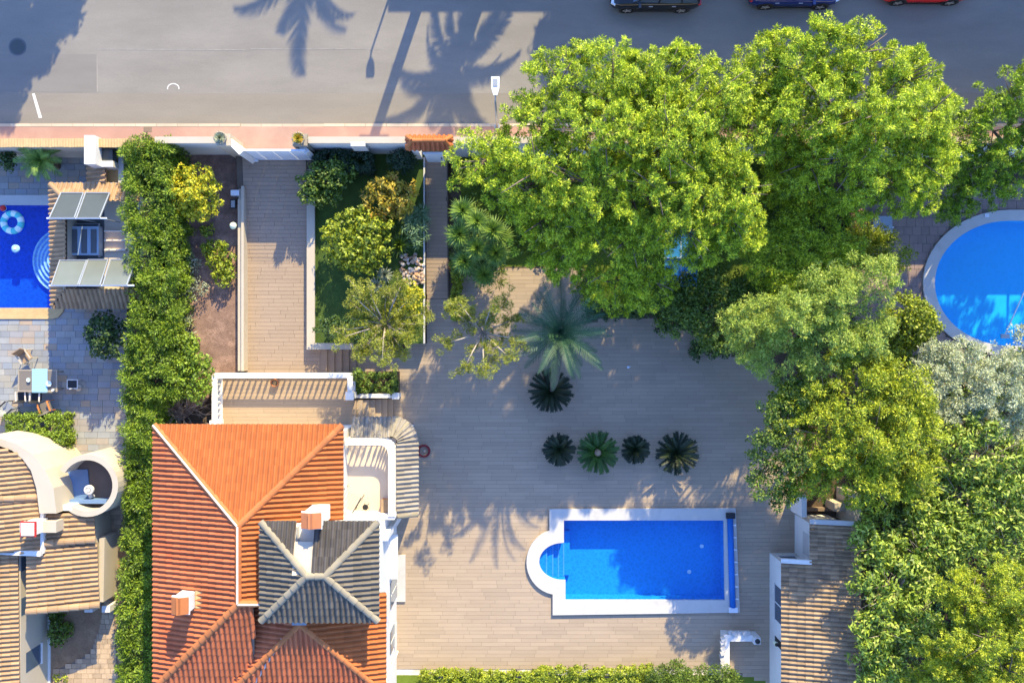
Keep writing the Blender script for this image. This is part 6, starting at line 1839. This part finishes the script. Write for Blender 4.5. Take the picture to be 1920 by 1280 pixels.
shrub('pool_bush', 'bright green dense bush at the rim of the round-ended pool', 'bush', [(1700,600,46,46,2.9,.9),(1728,608,32,38,2.6,.8),(1680,640,38,28,2.4,.7)], (1705,612), 'lime', 'broad', 208, 11, (.15,.26))
tree('broad_tree', 'broad yellow-green tree overhanging the deck above the pool house', 'tree',
     [(1530,740,62,56,4.8,1.1),(1600,720,70,56,5.2,1.2),(1670,730,64,54,5.0,1.2),(1550,820,70,62,5.2,1.2),(1640,800,76,66,5.6,1.3),(1710,800,50,56,4.8,1.1),(1530,890,56,46,4.4,1.0),(1620,890,72,58,4.8,1.2),(1700,880,56,60,4.6,1.1),(1480,800,36,70,4.2,.9)],
     (1600,820), 'pine_yellow', 'fine', 209, 6, (.16,.30), .2, twigs=5, size=1.15)
tree('dark_tree', 'dark drooping branch tree leaning over the east edge of the deck', 'tree',
     [(1460,770,28,24,5.0,.5),(1440,832,32,20,4.8,.45),(1430,888,30,20,4.6,.45),(1468,925,26,24,4.4,.45),(1480,735,32,28,5.2,.6),(1480,860,36,26,5.2,.5)], (1510,840), 'green', 'small', 210, 9, (.16,.28), .10, size=1.3)
tree('silver_tree', 'silvery grey-green feathery tree below the round-ended pool', 'tree',
     [(1760,690,50,40,3.2,.8),(1830,690,60,46,3.6,.9),(1890,720,60,56,3.8,.9),(1800,740,56,44,3.6,.9),(1850,780,60,44,3.2,.9),(1950,660,60,50,3.6,.9),(1760,780,36,40,3.0,.7),(1900,800,46,40,3.0,.8)], (1830,740), 'silver', 'fine', 211, 6, (.16,.28), .13)
tree('fig_tree', 'spreading bright green large-leaved tree with bare twigs at the east edge', 'tree',
     [(1760,850,56,56,3.4,.9),(1840,840,66,56,3.6,1.0),(1900,880,56,60,3.6,1.0),(1780,930,60,56,3.2,.9),(1860,960,66,56,3.4,1.0),(1720,970,50,40,3.0,.8),(1800,1010,66,46,3.2,.9),(1900,1020,50,46,3.2,.9)], (1820,920), 'ficus', 'big', 212, 6, (.2,.34), .13, bark='bark_pale', twigs=14, inner=.1, ldens=.8)
tree('leafy_tree', 'green glossy-leaved tree spreading over the pool house roof', 'tree',
     [(1640,1010,46,50,3.6,.9),(1680,1080,56,56,3.8,1.0),(1640,1110,40,56,4.0,.9),(1730,1020,50,50,3.6,.9),(1650,1190,46,56,4.0,1.0),(1710,1160,50,50,3.8,1.0),(1660,1260,56,46,3.8,1.0)], (1690,1110), 'ficus', 'big', 213, 7, (.2,.32), .13, bark='bark_pale', twigs=8, inner=.15, ldens=.9)
tree('pine_tree', 'yellow-lime pine at the lower east corner', 'tree',
     [(1800,1120,60,50,6.2,1.2),(1870,1110,64,54,6.8,1.4),(1930,1160,60,60,6.6,1.4),(1840,1190,70,60,7.0,1.5),(1780,1230,60,50,6.0,1.2),(1880,1250,70,56,6.8,1.4),(1740,1270,50,36,5.2,1.0),(1820,1290,66,50,6.2,1.2),(1960,1240,60,60,6.4,1.3)],
     (1850,1200), 'pine_yellow', 'pine', 214, 5.0, (.12,.23), .22, twigs=4, low=-.45)
shrub('flower_bush', 'small pink flowering bush beside the grey-blue lidded box', 'bush', [(1608,410,14,20,1.3,.4)], (1608,412), 'flower', 'broad', 215, 12, (.1,.18))
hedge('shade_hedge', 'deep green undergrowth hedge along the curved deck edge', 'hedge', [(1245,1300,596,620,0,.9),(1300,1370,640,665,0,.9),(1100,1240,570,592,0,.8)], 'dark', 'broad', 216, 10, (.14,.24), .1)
hedge('clipped_hedge', 'rounded lime clipped hedge along the bottom of the deck', 'hedge', [(790,860,1262,1310,0,.7),(862,1010,1264,1310,0,.7),(1010,1225,1258,1310,0,.8)], 'lime', 'small', 217, 26, (.10,.18), .06, ldens=1.6)
shrub('round_bush', 'darker rounded bush at the right end of the bottom hedge', 'bush', [(1260,1270,44,30,1.2,.6),(1340,1282,50,34,1.1,.6)], (1300,1275), 'green', 'fine', 218, 14, (.14,.24))
# undergrowth that reads as one mass beneath the eastern trees
r_ = np.random.default_rng(5)
pts = []
for x0,x1,y0,y1,n in ((1480,1600,380,660,260),(1600,1700,640,960,260),(1660,2000,650,1000,700),(1625,2000,960,1300,800),(870,1290,300,480,240),(1300,1480,300,420,120)):
    for _ in range(n):
        p = G(r_.uniform(x0,x1), r_.uniform(y0,y1), 0); pts.append((p.x,p.y,.15+.35*r_.random(), .25+.2*r_.random()))
ug = foliage('undergrowth', np.array(pts), 'broad', LF['green'], None, 300, .45, 1.2); ug['kind'] = 'stuff'

# ------------------------------------------------------------------ beyond the frame: what throws the shadows on the road
def off(px, py, h):
    """foot of something h above the street whose top throws its shadow at this pixel of the road"""
    p = G(px, py, ZS); k = h/math.tan(math.radians(SUN_EL))
    return Vector((p.x + k*math.sin(math.radians(SUN_AZ)), p.y + k*math.cos(math.radians(SUN_AZ)), ZS))
SP = 'palms across the street'
for px, py, h, lb, L, n, s in ((862,118,7.0,'tall street palm whose crown shadow falls beside the lamp',3.5,24,111),(590,-95,7.5,'street palm whose hanging fronds shade the middle of the road',3.9,26,112)):
    b = off(px,py,h)
    fan_palm('street_palm', lb, 'palm', b, h, 0, 'yucca', n, L, s, SP, elevs=(62,-25), trunk=.2, ll=.75, lw=.15, droop=58)
b = off(700,262,6.2)
pol = thing('utility_pole', 'thick concrete utility pole across the street', 'pole', b)
MB().tube([b, b+Vector((0,0,6.6))], [.26,.22], 10).build('pole', M['grey_render'], pol)
MB().box(b.x-.7, b.y-.05, b.z+6.2, b.x+.7, b.y+.05, b.z+6.3).build('cross_arm', M['wood'], pol)
def woff(lst, h):
    return [(*(off(px,py,z)[:2]), z+ZS, r, r, r*.8) for px,py,z,r in lst]
tb = woff([(10,20,6.5,2.3),(-40,90,6,2.2),(60,-30,6.5,2.3),(-20,150,5.5,1.6),(80,40,6,1.3)],0)
tree('street_tree', 'large shade tree across the street at the west end', 'tree', tb, (tb[0][0],tb[0][1]), 'dark', 'broad', 221, 4, (.3,.45), .25, z0=ZS, world=True, size=1.6, ldens=.6)
tb = woff([(1105,120,7.5,1.9),(1125,40,7.5,2.2),(1085,195,7,1.5),(1075,70,7,1.4)],0)
tree('street_tree', 'shade tree across the street against the apartment house', 'tree', tb, (tb[0][0],tb[0][1]), 'dark', 'broad', 222, 4, (.3,.45), .22, z0=ZS, world=True, size=1.6, ldens=.6)

def block(label, x0, x1, yf, h, storeys):
    t = thing('apartment_house', label, 'house', ((x0+x1)/2, yf+5, ZS))
    MB().box(x0, yf, 1.05, x1, yf+10, ZS+h).build('wall', M['cream'], t)
    MB().box(x0-.12, yf-.12, ZS+h, x1+.12, yf+10.12, ZS+h+.25).build('roof', M['mortar'], t)
    sh = h/storeys
    n = int((x1-x0)/3.2)
    wme = MB().box(-.6,-.03,0,.6,.03,1.3).mesh('window', M['window_blue'])
    fme = MB().box(-.7,-.05,-.10,.7,.04,-.02).box(-.03,-.045,0,.03,.035,1.3).mesh('window_frame', M['white'])
    for s in range(storeys):
        for i in range(n):
            q = Matrix.Translation((x0+(x1-x0)*(i+.5)/n, yf, ZS+s*sh+1.0))
            w = shared('window', wme, t, q); shared('window_frame', fme, w, q)
p = off(732,19,6.0)
block('low cream apartment house across the street', p.x, p.x+9.0, p.y, 5.75, 2)
p2 = off(1085,252,9.0)
block('tall cream apartment house across the street behind the parked cars', max(p2.x, p.x+9.3), 62, p2.y, 8.75, 3)
